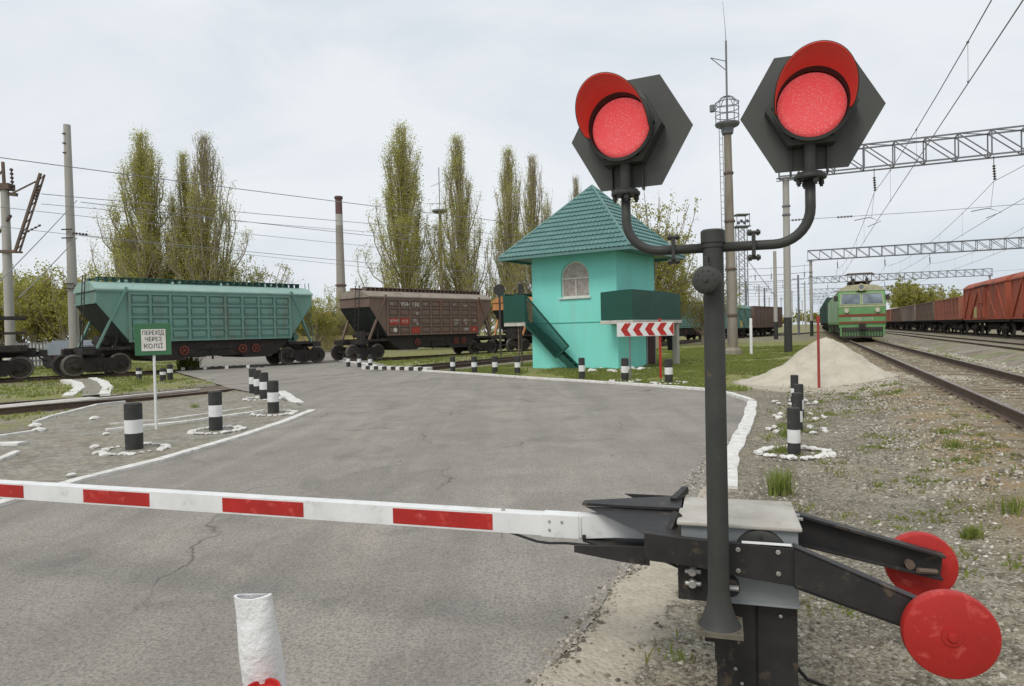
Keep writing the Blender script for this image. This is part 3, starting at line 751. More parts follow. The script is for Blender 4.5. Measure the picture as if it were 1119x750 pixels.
# ------------------------------------------------------------------ bollards
def bollard(x, y, h, r, label, group, bands=(.40, .67), tilt=0.0):
    mb = MB(); mb.mi = 1
    a, b = bands[0] * h, bands[1] * h
    n = 18
    ls = [(0, -.1), (r * .98, -.1), (r, a)], [(r, a), (r, b)], [(r, b), (r, h - r * .12), (r * .86, h), (0, h + .004)]
    for k, pr in enumerate(ls): mb.lathe(pr, n, None, 1 if k != 1 else 0)
    o = mb.build('bollard', [M['white_paint'], M['black_paint']], smooth=40)
    o.location = (x, y, 0); o.rotation_euler = (random.uniform(-.012, .012), tilt, random.uniform(0, 6))
    tag(o, label, 'bollard', group); return o
GB = 'black and white bollards'
BL = [((147, 493), .69, .118, 'thick black and white bollard left of the white post of the square green sign'),
      ((236, 472), .69, .108, 'black and white bollard standing alone to the right of the square green sign'),
      ((299, 453), .69, .112, 'nearest of the four close bollards where the white kerb meets the crossing'),
      ((289, 437), .69, .11, 'second of the four close bollards at the kerb end, just behind the nearest one'),
      ((282, 432.5), .69, .10, 'third of the four close bollards at the kerb end, mostly hidden'),
      ((276.5, 430), .70, .10, 'rearmost and leftmost of the four close bollards at the kerb end'),
      ((636, 415), .69, .10, 'black and white bollard at the foot of the green lattice stair'),
      ((683, 417), .70, .112, 'black and white bollard beside the grey leg of the chevron board'),
      ((731, 419.5), .70, .112, 'black and white bollard on the grass right of the red chevron board leg'),
      ((495, 407), .62, .10, 'leftmost of four bollards in a row in front of the brown hopper wagon'),
      ((518.5, 408), .64, .11, 'second from left of four bollards in front of the brown hopper wagon'),
      ((541, 408.5), .66, .105, 'third from left of four bollards, below the orange wagon'),
      ((565.5, 409), .66, .105, 'rightmost of four bollards, under the landing of the turquoise booth'),
      ((380.7, 401), .62, .10, 'left one of three short bollards before the wheels of the brown hopper wagon'),
      ((392.7, 401.5), .62, .10, 'middle one of three short bollards before the wheels of the brown hopper wagon'),
      ((404.7, 402), .62, .10, 'right one of three short bollards before the wheels of the brown hopper wagon'),
      ((152, 413), .42, .11, 'squat bollard under the left end of the teal hopper wagon'),
      ((178, 414), .42, .11, 'left one of two squat bollards behind the square green sign'),
      ((186, 413), .55, .11, 'right one of two squat bollards behind the square green sign, taller')]
for (p, h, r, lb) in BL:
    g = gnd(*p); bollard(g.x, g.y, h, r, lb, GB, (.38, .66))
for i, ((x, y), lb) in enumerate([((3.43, 8.28), 'front bollard of the file on the gravel, inside a ring of loose white stones'),
                                  ((4.22, 10.05), 'second bollard of the file on the gravel, counted from the barrier cabinet'),
                                  ((4.86, 11.5), 'third bollard of the single file on the gravel, overlapped by the two in front'),
                                  ((5.66, 13.6), 'rearmost bollard of the single file on the gravel, nearest the sand heap')]):
    bollard(x, y, .58, .075, lb, 'slim bollards in single file on the gravel', (.26, .54))
# whitewashed rims round the bollards
def rim(px, py, r, label, seed):
    rnd = random.Random(seed); g = gnd(px, py); mb = MB(); n = 22
    for i in range(n):
        a0 = 2 * math.pi * i / n
        rr = r * (1 + .12 * (rnd.random() - .5)); s = rnd.uniform(.03, .085)
        mb.ball((math.cos(a0) * rr, math.sin(a0) * rr, .0), s, 0, 1, .35, .38, rnd)
    o = mb.build('stone_circle', M['limewash']); o.location = (g.x, g.y, .045)
    return tag(o, label, 'stone circle', 'whitewashed rims round bollards')
rim(147, 494, .42, 'whitewashed rubble rim round the bollard left of the square green sign', 1)
rim(236, 473, .40, 'whitewashed rubble rim round the lone bollard right of the square green sign', 2)
rim(299, 454, .40, 'whitewashed rubble rim round the nearest of the four close bollards', 3)
rim(288, 437.5, .42, 'whitewashed rubble rim round the second of the four close bollards', 4)
rim(683, 417.5, .42, 'whitewashed rubble rim round the bollard by the grey leg of the chevron board', 5)
rim(731, 420, .45, 'whitewashed rubble rim round the bollard right of the red leg of the chevron board', 6)
rnd = random.Random(5)
for i in range(22):                                                   # loose stones: each one can be picked up
    a0 = 2 * math.pi * i / 22 + rnd.uniform(-.08, .08)
    mb = MB(); mb.ball((0, 0, 0), rnd.uniform(.04, .07), 0, 2, .22, .5, rnd); mb.ball((.03, .02, 0), .04, 0, 1, .3, .5, rnd)
    o = mb.build('whitewashed_stone', M['limewash'], smooth=35); rr = .40 * rnd.uniform(.9, 1.1)
    o.location = (3.43 + math.cos(a0) * rr, 8.28 + math.sin(a0) * rr * .95, .03); o.rotation_euler = (0, 0, rnd.uniform(0, 6))
    tag(o, 'loose whitewashed stone in the ring round the front bollard on the gravel', 'stone', 'whitewashed stones round the front gravel bollard')
for k, (x, y) in enumerate([(4.22, 10.05), (4.86, 11.5), (5.66, 13.6)]):
    for i in range(9):
        a0 = 2 * math.pi * i / 9 + rnd.uniform(-.1, .1)
        mb = MB(); mb.ball((0, 0, 0), rnd.uniform(.045, .07), 0, 1, .3, .6, rnd)
        o = mb.build('whitewashed_stone', M['limewash'], smooth=35); o.location = (x + math.cos(a0) * .4, y + math.sin(a0) * .38, .03)
        tag(o, 'whitewashed stone round the %s bollard of the file on the gravel' % ('second', 'third', 'rearmost')[k], 'stone', 'whitewashed stones round the %s gravel bollard' % ('second', 'third', 'rearmost')[k])
# a few single painted stones
for (px, py, r, lb) in [(39, 468, .11, 'round white stone at the bend of the thin kerb by the left track'), (43, 473.5, .12, 'larger white stone touching the bend of the thin kerb by the left track'),
                        (104, 460, .10, 'flat white slab chip lying on the walkway behind the bollard'), (104, 492, .07, 'small white stone on the walkway left of the nearest bollard'),
                        (116, 477.5, .06, 'white pebble at the tip of the middle kerb'), (78, 524, .055, 'white stone just above the barrier arm at the kerb tip')]:
    g = gnd(px, py); mb = MB(); mb.ball((0, 0, 0), r, 0, 2, .15, .45); o = mb.build('white_stone', M['limewash'], smooth=40); o.location = (g.x, g.y, .05)
    tag(o, lb, 'stone')
for i in range(11):
    g = gnd(636 + i * 7.2 + rnd.uniform(-3, 3), 408 - rnd.uniform(0, 4)); mb = MB(); mb.ball((0, 0, 0), rnd.uniform(.09, .2), 0, 1, .3, .5, rnd)
    o = mb.build('white_rubble', M['limewash']); o.location = (g.x, g.y, .05)
    tag(o, 'white rubble stone lying in front of the turquoise booth', 'stone', 'white rubble in front of the booth')

# ------------------------------------------------------------------ sand heap
mb = MB(); n, m = 64, 30
hc = Vector((8.55, 18.35, 0))
ex_ = Vector((math.cos(R(-24)), math.sin(R(-24)), 0)); ey_ = Vector((-ex_.y, ex_.x, 0))
for j in range(m + 1):
    t = j / m
    for i in range(n):
        a = 2 * math.pi * i / n
        rx = 2.7 if math.cos(a) > 0 else 2.8
        ry = 2.1
        wv = 1 + .10 * nz(math.cos(a) * 2, math.sin(a) * 2, 1, 4)
        u, v = math.cos(a) * rx * t * wv, math.sin(a) * ry * t * wv
        q = hc + ex_ * u + ey_ * v
        prof = (1 - t) ** 2.1
        prof = min(prof, .80 - .25 * t)
        z = 1.44 * prof + .09 * nz(q.x, q.y, 1.9) * (1 - t) * 2 + .02 * nz(q.x, q.y, 5, 2)
        mb.v.append((q.x, q.y, max(z, -.06) - .03 * t))
for j in range(m):
    for i in range(n):
        i2 = (i + 1) % n; mb.f.append([j * n + i, j * n + i2, (j + 1) * n + i2, (j + 1) * n + i]); mb.m.append(0)
tag(mb.build('sand_heap', M['sand'], smooth=True), 'pale heap of sand with a blunt top behind the thin red post', 'sand heap')
# sand and stones of the shoulder: scattered gravel (stuff)
def octa(mb, c, r, rnd, mi=0):
    a = rnd.uniform(0, 6.3); k = [r * rnd.uniform(.6, 1.25) for _ in range(5)]; ca_, sa_ = math.cos(a), math.sin(a)
    vs = [(c[0] + ca_ * k[0], c[1] + sa_ * k[0], c[2]), (c[0] - sa_ * k[1], c[1] + ca_ * k[1], c[2]), (c[0] - ca_ * k[2], c[1] - sa_ * k[2], c[2]), (c[0] + sa_ * k[3], c[1] - ca_ * k[3], c[2]), (c[0] + rnd.uniform(-.4, .4) * r, c[1] + rnd.uniform(-.4, .4) * r, c[2] + k[4] * .75)]
    mb.add(vs, [(0, 1, 4), (1, 2, 4), (2, 3, 4), (3, 0, 4)], mi)
def stone_mat(n, c1, c2):
    t = NT(n); g = t.n('ShaderNodeNewGeometry'); c = t.mix(g.outputs['Random Per Island'], c1, c2); t.base(c); t.rough(.9); return t.mat
SM = [stone_mat('gravel_stone', (.22,.195,.15,1), (.50,.465,.39,1)), stone_mat('dark_clod', (.085,.072,.054,1), (.19,.165,.125,1)), stone_mat('pale_stone', (.30,.28,.235,1), (.58,.55,.48,1))]
mb = MB(); rnd = random.Random(11); cnt = 0
while cnt < 15000:
    s = 2.2 + 17 * rnd.random() ** 1.6; p = rnd.uniform(-2.2, 1.05)
    if p > .55 and rnd.random() < .8: continue
    q = SP(s, p)
    if inpoly(q.x, q.y, ROAD): continue
    d = q.length
    if nz(q.x, q.y, 1.1, 31) < -.1 + .3 * (rnd.random() - .5): continue
    r = rnd.choice((.004, .005, .006, .008, .010, .016)) * (1 + d * .05)
    octa(mb, (q.x, q.y, gz(q.x, q.y, False)), r, rnd, 0 if rnd.random() < .45 else 1); cnt += 1
for i in range(2600):                                                # crumbs of asphalt and sand along the broken road edge
    s = 1.8 + 8 * rnd.random() ** 1.3
    q = SP(s, 1.12 + .05 * nz(s, 0, 1) + rnd.gauss(0, .045)); octa(mb, (q.x, q.y, .004), rnd.choice((.004, .006, .008, .012, .018)), rnd, 0 if rnd.random() < .6 else 1)
for i in range(2100):                                                # drifts of pale stones at mid right
    s = 5 + 13 * rnd.random(); p = rnd.gauss(-1.0, .55)
    if p > .2 or p < -2.1: continue
    q = SP(s, p)
    if nz(q.x, q.y, .8, 41) < .02: continue
    octa(mb, (q.x, q.y, gz(q.x, q.y, False)), rnd.uniform(.006, .020) * (1 + s * .02), rnd, 2)
for i in range(7000):                                                # ballast stones of the main line
    s = 7 + 38 * rnd.random() ** 1.5; u = rnd.choice((-1, 1)) * rnd.uniform(0, 2.5)
    q = SP(s, MAIN_P + u); k = sst(2.75, 1.75, abs(u)); octa(mb, (q.x, q.y, gz(q.x, q.y, False)), rnd.uniform(.012, .034) * (1 + s * .01), rnd, 0 if rnd.random() < .7 else 1)
for i in range(5000):
    q = SP(18 + 45 * rnd.random(), rnd.uniform(-7.6, -5.2)); octa(mb, (q.x, q.y, gz(q.x, q.y, False)), rnd.uniform(.03, .08), rnd, 0)
tag(mb.build('gravel', SM, fix=False), 'loose gravel and clods scattered over the right-hand ground', kind='stuff')

# ------------------------------------------------------------------ grass
def blades(mb, x, y, z, h, n, spread, rnd, wd=.012, lean=.5):
    for _ in range(n):
        a = rnd.uniform(0, 6.283); b = rnd.uniform(0, spread); px_, py_ = x + math.cos(a) * b, y + math.sin(a) * b
        hh = h * rnd.uniform(.55, 1.1); l = lean * hh * rnd.uniform(.2, 1.0); a2 = rnd.uniform(0, 6.283)
        dx, dy = math.cos(a2) * l, math.sin(a2) * l; wx, wy = -math.sin(a2) * wd, math.cos(a2) * wd
        mb.add([(px_ - wx, py_ - wy, z), (px_ + wx, py_ + wy, z), (px_ + dx * .45 + wx * .7, py_ + dy * .45 + wy * .7, z + hh * .6), (px_ + dx * .45 - wx * .7, py_ + dy * .45 - wy * .7, z + hh * .6), (px_ + dx, py_ + dy, z + hh)], [(0, 1, 2, 3), (3, 2, 4)])
rnd = random.Random(3)
mb = MB(); k = 0
vx = [p[0] for p in VERGE]; vy = [p[1] for p in VERGE]
while k < 9000:
    x, y = rnd.uniform(-3, 30), rnd.uniform(15.5, 50)
    if rnd.random() > (20 / y) ** 1.2 * 1.3: continue
    if not inpoly(x, y, VERGE): continue
    if math.hypot(x - 8.1, (y - 18.4)) < 2.4: continue
    lx, ly = x - 4.09, y - 26.2
    a_, b_ = lx * math.cos(R(35)) - ly * math.sin(R(35)), lx * math.sin(R(35)) + ly * math.cos(R(35))
    if -4 < a_ < .1 and -.05 < b_ < 3.7: continue
    if nz(x, y, .5, 5) < -.22: continue
    blades(mb, x, y, gz(x, y) - .02, .075 + .05 * rnd.random(), 6, .2, rnd, .010 + .0006 * y, .8); k += 1
k = 0
while k < 3500:                                                      # grass by the left-hand tracks
    x, y = rnd.uniform(-34, 6), rnd.uniform(13, 48)
    if inpoly(x, y, ROAD) or inpoly(x, y, WALK) or inpoly(x, y, PATH2): continue
    o = nOff(x, y)
    if abs(o) < 1.5 or (o < 0 and x > -9): continue
    if nz(x, y, .5, 5) < -.2: continue
    blades(mb, x, y, gz(x, y) - .02, .09 + .05 * rnd.random(), 6, .25, rnd, .014 + .0006 * y, .6); k += 1
tag(mb.build('grass', M['grass_bright'], fix=False), 'short fresh grass round the booth and between the left-hand tracks', kind='stuff')
mb = MB(); k = 0
while k < 800:                                                       # sparse tufts on the gravel
    s, p = rnd.uniform(3, 45), rnd.uniform(-9.5, .7)
    q = SP(s, p)
    if abs(p - MAIN_P) < 1.4 or abs(p - SECOND_P) < 1.2: continue
    if nz(q.x, q.y, .55, 5) < .12: continue
    blades(mb, q.x, q.y, gz(q.x, q.y, False), .025 + .04 * rnd.random(), 9, .16, rnd, .004 + .0004 * s, 1.2); k += 1
k = 0
while k < 260:                                                       # low cushions of moss and creeping weed
    s, p = rnd.uniform(4, 18), rnd.uniform(-2.0, .5)
    q = SP(s, p)
    if nz(q.x, q.y, .9, 61) < .10: continue
    blades(mb, q.x, q.y, gz(q.x, q.y, False), .02 + .02 * rnd.random(), 16, .11, rnd, .006 + .0004 * s, 1.6); k += 1
tag(mb.build('weeds', M['grass'], fix=False), 'sparse weeds growing through the gravel', kind='stuff')
def tuft(px, py, h, n, spread, label, wd=.008):
    g = gnd(px, py); mb = MB(); blades(mb, 0, 0, 0, h, n, spread, rnd, wd, .75)
    o = mb.build('grass_tuft', M['grass_bright'], fix=False); o.location = (g.x, g.y, gz(g.x, g.y) - .01); return tag(o, label, 'grass tuft')
tuft(853, 541, .27, 110, .13, 'big lush grass tuft on the gravel in front of the ringed bollard')
tuft(860, 478, .16, 60, .12, 'low green tuft left of the single file of bollards')
tuft(856, 494, .12, 40, .12, 'small tuft at the left side of the front gravel bollard')
tuft(1043, 503, .14, 60, .14, 'isolated green tuft on the gravel at mid right', .007)
tuft(1110, 577, .15, 60, .18, 'green tuft at the right edge of the gravel', .007)
tuft(1062, 600, .10, 110, .07, 'flat weed patch above the rear counterweight', .008)
tuft(747, 725, .05, 40, .06, 'tiny sprout on the sandy shoulder beside the barrier pedestal', .003)
tuft(213, 447, .15, 40, .12, 'grass tuft on the walkway behind the lone bollard', .008)
tuft(152, 418, .3, 60, .3, 'yellowish weed clump between the tracks under the teal wagon', .012)
tuft(206, 404, .75, 260, .55, 'round leafy clump growing under the teal hopper wagon', .03)
# ------------------------------------------------------------------ text
def text_mesh(txt, size, mat, ext=.0015, align='CENTER'):
    cu = bpy.data.curves.new('lettering', 'FONT'); cu.body = txt; cu.size = size; cu.extrude = ext
    cu.align_x = align; cu.align_y = 'CENTER'; cu.resolution_u = 3
    o = bpy.data.objects.new('lettering', cu); COL.objects.link(o)
    bpy.context.view_layer.update()
    me = bpy.data.meshes.new_from_object(o.evaluated_get(bpy.context.evaluated_depsgraph_get()))
    bpy.data.objects.remove(o); bpy.data.curves.remove(cu)
    me.materials.clear(); me.materials.append(mat)
    for p in me.polygons: p.material_index = 0
    return me
def text(txt, size, mat, parent, loc, rot, name='lettering', sx=1.0, align='CENTER'):
    o = bpy.data.objects.new(name, text_mesh(txt, size, mat, align=align)); COL.objects.link(o)
    o.parent = parent; o.location = loc; o.rotation_euler = rot; o.scale = (sx, 1, 1)
    return o

# ------------------------------------------------------------------ crossing signal
PHI = R(-17)
FOOT = Vector((.778, 2.6, 0))
sig = thing('crossing_signal', 'twin red crossing signal on a dark steel mast in the foreground', 'crossing signal', FOOT, PHI)
mb = MB(); mb.lathe([(.0405, .50), (.0395, 1.2), (.0385, 1.93)], 28)
mast = mb.build('mast', M['dark_steel'], sig, smooth=True)
mb = MB(); mb.lathe([(0, 1.972), (.040, 1.968), (.0455, 1.962), (.0455, 1.918), (.042, 1.915), (.042, 1.90)], 28); mb.lathe([(.0385, 1.9), (.0385, 1.93)], 28)
mb.build('mast_cap', M['dark_steel'], sig, smooth=40)
mb = MB()
mb.lathe([(.040, .60), (.041, .565), (.049, .52), (.066, .47), (.082, .445)], 28)
mb.box((-.086, -.086, .428), (.086, .086, .446), 2)
for sx in (-1, 1):
    for sy in (-1, 1): mb.tube([(sx*.068, sy*.068, .41), (sx*.068, sy*.068, .454)], .006, 6, 1)
mb.build('base_flange', [M['dark_steel'], M['rusty'], M['flange_plate']], sig, smooth=35)
# cross arm: one bent tube on each side
def arm(sx):
    q_ = .20 if sx < 0 else .218
    pts = [(sx * .03, 0, 1.90), (sx * q_, 0, 1.90)]
    for k in range(1, 10):
        a = R(10 * k); pts.append((sx * (q_ + .128 * math.sin(a)), 0, 1.90 + .128 * (1 - math.cos(a))))
    pts.append((sx * (q_ + .128), 0, 2.135))
    mb = MB(); mb.tube(pts, .0185, 16); o = mb.build('cross_arm', M['dark_steel'], sig, smooth=True)
    mb = MB(); x = sx * .147                                          # clamp: two plates and two bolts
    mb.box((x - .006, -.028, 1.862), (x + .006, .028, 1.942))
    for zz in (1.853, 1.947):
        mb.tube([(x - .022, -.012, zz), (x + .024, -.012, zz)], .0075, 8); mb.tube([(x - .020, -.012, zz), (x - .008, -.012, zz)], .013, 6); mb.tube([(x + .010, -.012, zz), (x + .019, -.012, zz)], .013, 6)
    mb.build('clamp', M['dark_steel'], sig, smooth=35)
arm(-1); arm(1)
# bell
mb = MB(); mb.lathe([(0, .040), (.034, .040), (.047, .034), (.0535, .022), (.0545, .012), (.050, 0.0), (.046, -.012), (0, -.012)], 32)
mb.lathe([(.010, .040), (.009, .046), (0, .047)], 16)
for k in range(10):
    a = 2 * math.pi * k / 10; mb.tube([(math.cos(a)*.034, math.sin(a)*.034, .039), (math.cos(a)*.034, math.sin(a)*.034, .042)], .004, 6)
bell = mb.build('bell', M['dark_steel'], sig, smooth=35)
bell.location = (-.022, -.052, 1.774); bell.rotation_euler = (R(90), 0, R(-8))
mb = MB(); mb.box((-.03, -.045, 1.72), (-.012, -.02, 1.84)); mb.box((-.034, -.047, 1.825), (-.018, -.03, 1.865)); mb.build('bell_bracket', M['dark_steel'], sig, bevel=.002)

def head(sx, yaw, hl):
    # local frame: lens axis points to -y, flange at the origin
    P = Matrix.Translation((-.328 if sx < 0 else .346, 0, 2.128 if sx < 0 else 2.135)) @ Matrix.Rotation(yaw, 4, 'Z')
    def place(o):
        o.matrix_local = P; return o
    Y = Matrix.Rotation(R(90), 4, 'X')                                # z of the lathe -> -y
    cz = .258; dz = .010 if sx > 0 else .016
    Tc = Matrix.Translation((.006 * sx, 0, cz)) @ Y
    mb = MB()                                                        # housing: faceted bowl behind the lens
    n = 8
    prof = [(.134, .052), (.134, .028), (.128, .010), (.112, -.055), (.07, -.085), (0, -.085)]
    mb.lathe([(.136, .030), (.158, .022), (.158, -.045), (0, -.046)], 6, Tc)
    mb.lathe(prof, 12, Tc @ Matrix.Rotation(R(15), 4, 'Z'))
    mb.lathe([(.134, .052), (.121, .052), (.121, .02), (0, .02)], 36, Tc)
    mb.box((-.019, .012, -.004), (.019, .05, cz - .12)); mb.tube([(0, 0, -.005), (0, 0, .125)], .021, 14)
    mb.box((-.066, .022, .02), (-.060, .05, .13)); mb.box((.060, .022, .02), (.066, .05, .13))
    h = place(mb.build('signal_head', M['dark_steel'], sig, smooth=30))
    def sub(o): o.parent = h; return o
    mb = MB(); Rr = .249                                              # hexagonal background shield
    hexp = [(.010 + Rr * math.cos(R(60 * k)), cz - dz + .006 + Rr * math.sin(R(60 * k))) for k in range(6)]
    mb.prism(hexp, .040, .044, 'y')
    inn = [(.010 + Rr * .985 * math.cos(R(60 * k)), cz - dz + .006 + Rr * .985 * math.sin(R(60 * k))) for k in range(6)]
    sub(mb.build('shield', M['shield'], h))
    mb = MB(); mb.lathe([(0, .058), (.05, .056), (.09, .051), (.106, .044), (.114, .035), (.117, .025)], 48, Tc)
    sub(mb.build('lens', M['lens'], h, smooth=True))
    # visor: hood over the upper part, longest at the top
    def hood(rr0, rr1, name, mat, thick, dark=None):
        mb = MB(); n = 44; a0, a1 = R(-14), R(194); vs = []; fs = []
        rows = 8
        for i in range(n + 1):
            a = a0 + (a1 - a0) * i / n
            L = .045 + (.185) * max(0, math.sin((i / n) * math.pi)) ** .75
            for j in range(rows):
                t = j / (rows - 1); rr = rr0 + (rr1 - rr0) * t
                for q in (0, 1):
                    r2 = rr + q * thick
                    vs.append(Tc @ Vector((r2 * math.cos(a), r2 * math.sin(a), .045 + (L - .0) * t)))
        m = rows * 2
        for i in range(n):
            for j in range(rows - 1):
                for q in (0, 1):
                    b = i * m + j * 2 + q; fs.append((b, b + 2, b + m + 2, b + m))
            b = i * m + (rows - 1) * 2; fs.append((b, b + 1, b + m + 1, b + m))
            b = i * m; fs.append((b, b + 1, b + m + 1, b + m))
        for i in (0, n):
            for j in range(rows - 1):
                b = i * m + j * 2; fs.append((b, b + 1, b + 3, b + 2))
        mb.add(vs, fs)
        if dark:
            m2 = rows * 2
            for i, f in enumerate(fs):
                if max(v % m2 for v in f) <= 3: mb.m[i] = 1
        return sub(mb.build(name, mat, h, smooth=35))
    hood(.1245, .132, 'visor', M['dark_steel'], .0025)
    hood(.1218, .1292, 'visor_lining', [M['visor_red'], M['black_paint']], .0025, True)
    mb = MB(); mb.lathe([(0, -.004), (.055, -.004), (.057, .0), (.057, .007), (.055, .010), (0, .010)], 28)
    mb.lathe([(0, .012), (.045, .012), (.045, .020), (0, .020)], 24)
    for k in range(4):
        a = R(20 + 90 * k); mb.tube([(math.cos(a)*.042, math.sin(a)*.042, -.030), (math.cos(a)*.042, math.sin(a)*.042, .022)], .0065, 6); mb.tube([(math.cos(a)*.042, math.sin(a)*.042, -.022), (math.cos(a)*.042, math.sin(a)*.042, -.008)], .0105, 6)
    sub(mb.build('flange', M['dark_steel'], h, smooth=35))
    if hl: h['label'] = hl
    return h
head(-1, R(-26 + 17), 'signal head turned away to the left')
head(1, R(-18 + 17), 'signal head facing the camera')

# ------------------------------------------------------------------ barrier
OFF = Vector((.15, .40, 0))
rot = Matrix.Rotation(PHI, 3, 'Z')
bar = thing('level_crossing_barrier', 'lowered red and white barrier arm with grey drive cabinet and two red counterweights', 'barrier', FOOT + rot @ OFF, PHI)
def B(): return MB(Matrix.Translation(-OFF))
mb = B()
mb.box((-.015, .25, -.1), (.142, .55, .445)); mb.box((.150, .25, -.1), (.305, .55, .445)); mb.box((.0, .262, -.1), (.29, .54, .44))
for (x, z) in ((.06, .16), (.085, .10), (.24, .40)): mb.tube([(x, .24, z), (x, .25, z)], .009, 6, 1)
mb.build('pedestal', [M['black_steel'], M['bolt']], bar, bevel=.004)
mb = B(); mb.box((-.150, .205, .455), (.308, .60, .768)); mb.box((-.155, .20, .452), (.313, .605, .462))
mb.box((.312, .33, .66), (.318, .36, .70))
cab = mb.build('cabinet', M['cabinet'], bar, bevel=.006)
mb = B(); mb.box((-.166, .185, .768), (.322, .62, .786)); lid = mb.build('lid', M['lid'], bar, bevel=.006)
mb = B(); mb.box((.315, .44, .748), (.352, .46, .756)); mb.box((.315, .50, .748), (.345, .52, .756)); mb.build('hinge', M['bolt'], bar)
mb = B(); mb.lathe([(0, .012), (.03, .012), (.034, .006), (.09, .005), (.10, .0), (.104, -.01), (.104, -.02)], 32, Matrix.Translation((.165, .190, .665)) @ Matrix.Rotation(R(90), 4, 'X'))
for k in range(8):
    a = 2 * math.pi * k / 8; mb.tube([(.165 + .078*math.cos(a), .178, .665 + .078*math.sin(a)), (.165 + .078*math.cos(a), .188, .665 + .078*math.sin(a))], .007, 6)
mb.build('bearing_cover', M['dark_steel'], bar, smooth=35)
# frame plates either side
def frame(y0, y1):
    mb = B()
    mb.prism([(-.295, .748), (-.15, .738), (.285, .722), (.30, .700), (.30, .572), (.10, .592), (-.08, .618), (-.275, .632), (-.295, .66)], y0, y1, 'y')
    yb = y0 - .007 if y0 < .3 else y1
    for (x, z) in ((.075, .705), (.225, .705), (.075, .62), (.225, .62)): mb.tube([(x, yb, z), (x, yb + .008, z)], .011, 6, 1)
    mb.build('frame_plate', [M['black_steel'], M['bolt']], bar, bevel=.003)
frame(.118, .142); frame(.645, .669)
mb = B(); mb.box((.09, .116, .7315), (.275, .144, .7335)); mb.build('paint_line', M['white_paint'], bar)
mb = B(); mb.tube([(.165, .12, .665), (.165, .665, .665)], .03, 16); mb.build('shaft', M['black_steel'], bar, smooth=40)
mb = B(); mb.box((-.29, .13, .64), (-.262, .66, .74)); mb.build('cross_member', M['black_steel'], bar, bevel=.003)
# counterweight levers (channels) and discs
def lever(x0, zt0, zb0, x1, zt1, zb1, y0, sgn, name='counterweight_lever'):
    mb = B(); y1 = y0 + sgn * .014; fl = y0 + sgn * .055
    def pr(o, a, b): mb.prism(o, min(a, b), max(a, b), 'y')
    pr([(x0, zt0), (x1, zt1), (x1 - .012, zb1), (x0, zb0)], y0, y1)
    pr([(x0, zt0 + .002), (x1, zt1 + .002), (x1, zt1 - .011), (x0, zt0 - .011)], y0, fl)
    pr([(x0, zb0 + .011), (x1 - .012, zb1 + .011), (x1 - .012, zb1 - .002), (x0, zb0 - .002)], y0, fl)
    mb.build(name, M['black_steel'], bar, bevel=.002)
lever(.282, .735, .574, .80, .530, .420, .100, 1)
lever(.30, .745, .600, .935, .585, .480, .648, -1)
def weight(x, z, r, y, th, lbl):
    mb = B(); T = Matrix.Translation((x, y, z)) @ Matrix.Rotation(R(90), 4, 'X')
    mb.lathe([(0, th), (r - .010, th), (r - .003, th - .004), (r, th - .012), (r, .012), (r - .003, .004), (r - .010, 0), (0, 0)], 56, T)
    mb.lathe([(0, th + .016), (.014, th + .015), (.017, th + .010), (.017, th)], 8, T); mb.lathe([(.033, th), (.033, th + .005), (0, th + .005)], 20, T)
    o = mb.build('counterweight', M['red_paint'], bar, smooth=35); o['label'] = lbl
weight(.797, .467, .157, .095, .055, 'near counterweight disc')
weight(.865, .508, .146, .735, .055, 'far counterweight disc, half hidden by its lever')
mb = B(); mb.tube([(.80, .60, .535), (.80, .63, .535)], .02, 8); mb.tube([(.82, .57, .525), (.90, .60, .515)], .012, 6); mb.build('weight_bolt', M['rusty'], bar)
# limit-switch box with two white insulated terminals
mb = B(); mb.box((-.165, .19, .455), (-.04, .25, .622))
for zz in (.585, .535):
    mb.tube([(-.135, .165, zz), (-.07, .165, zz)], .010, 8, 1); mb.tube([(-.105, .19, zz), (-.105, .15, zz)], .018, 8, 1)
mb.build('terminal_box', [M['black_steel'], M['bolt']], bar, bevel=.003, smooth=35)
mb = B(); mb.tube([(.045, .12, .545), (.045, .20, .535)], .035, 14); mb.tube([(.015, .11, .55), (.075, .11, .55)], .012, 8, 1); mb.build('latch', [M['black_steel'], M['bolt']], bar, smooth=35)
mb = B(); mb.box((-.055, -.05, .395), (.055, .252, .424)); mb.box((-.02, .06, .27), (.02, .25, .395)); mb.build('mast_bracket', M['black_steel'], bar, bevel=.003)
# jaws gripping the arm
def jaw(zs, flip):
    mb = B()
    z0, z1 = zs
    top = [(-.61, .40), (-.61, .45), (-.40, .54), (-.15, .64), (-.15, .40), (-.40, .395)]
    vs = []
    mb.prism(top, z0, z1, 'z')
    for yy0, yy1 in ((.26, .27), (.52, .53)):
        if not flip: mb.prism([(-.45, z0), (-.16, z0), (-.16, z0 - .085), (-.26, z0 - .085)], yy0 + .15, yy1 + .15, 'y')
        else: mb.prism([(-.60, z1), (-.27, z1 + .025), (-.20, z1 - .035), (-.30, z1 - .05), (-.44, z1 - .03)], yy0 - .05, yy1 - .05, 'y')
    return mb.build('clamp_jaw', M['black_steel'], bar, bevel=.002)
jaw((.772, .786), False)
mb = B()
mb.add([(-.60, .40, .770), (-.16, .42, .770), (-.17, .15, .735), (-.31, .15, .735)], [(0, 1, 2, 3)]); mb.bar((-.21, .20, .70), (-.165, .26, .80), .03); mb.bar((-.20, .52, .785), (-.15, .64, .815), .03)
mb.build('jaw_web', M['black_steel'], bar)
mb = B()
mb.prism([(-.605, .372), (-.605, .428), (-.30, .55), (-.30, .16), ], .610, .622, 'z')
for yy in (.175, .53): mb.prism([(-.605, .655), (-.28, .672), (-.28, .590), (-.40, .598), (-.605, .624)], yy, yy + .012, 'y')
mb.prism([(-.605, .645), (-.59, .645), (-.59, .622), (-.605, .622)], .36, .44, 'y')
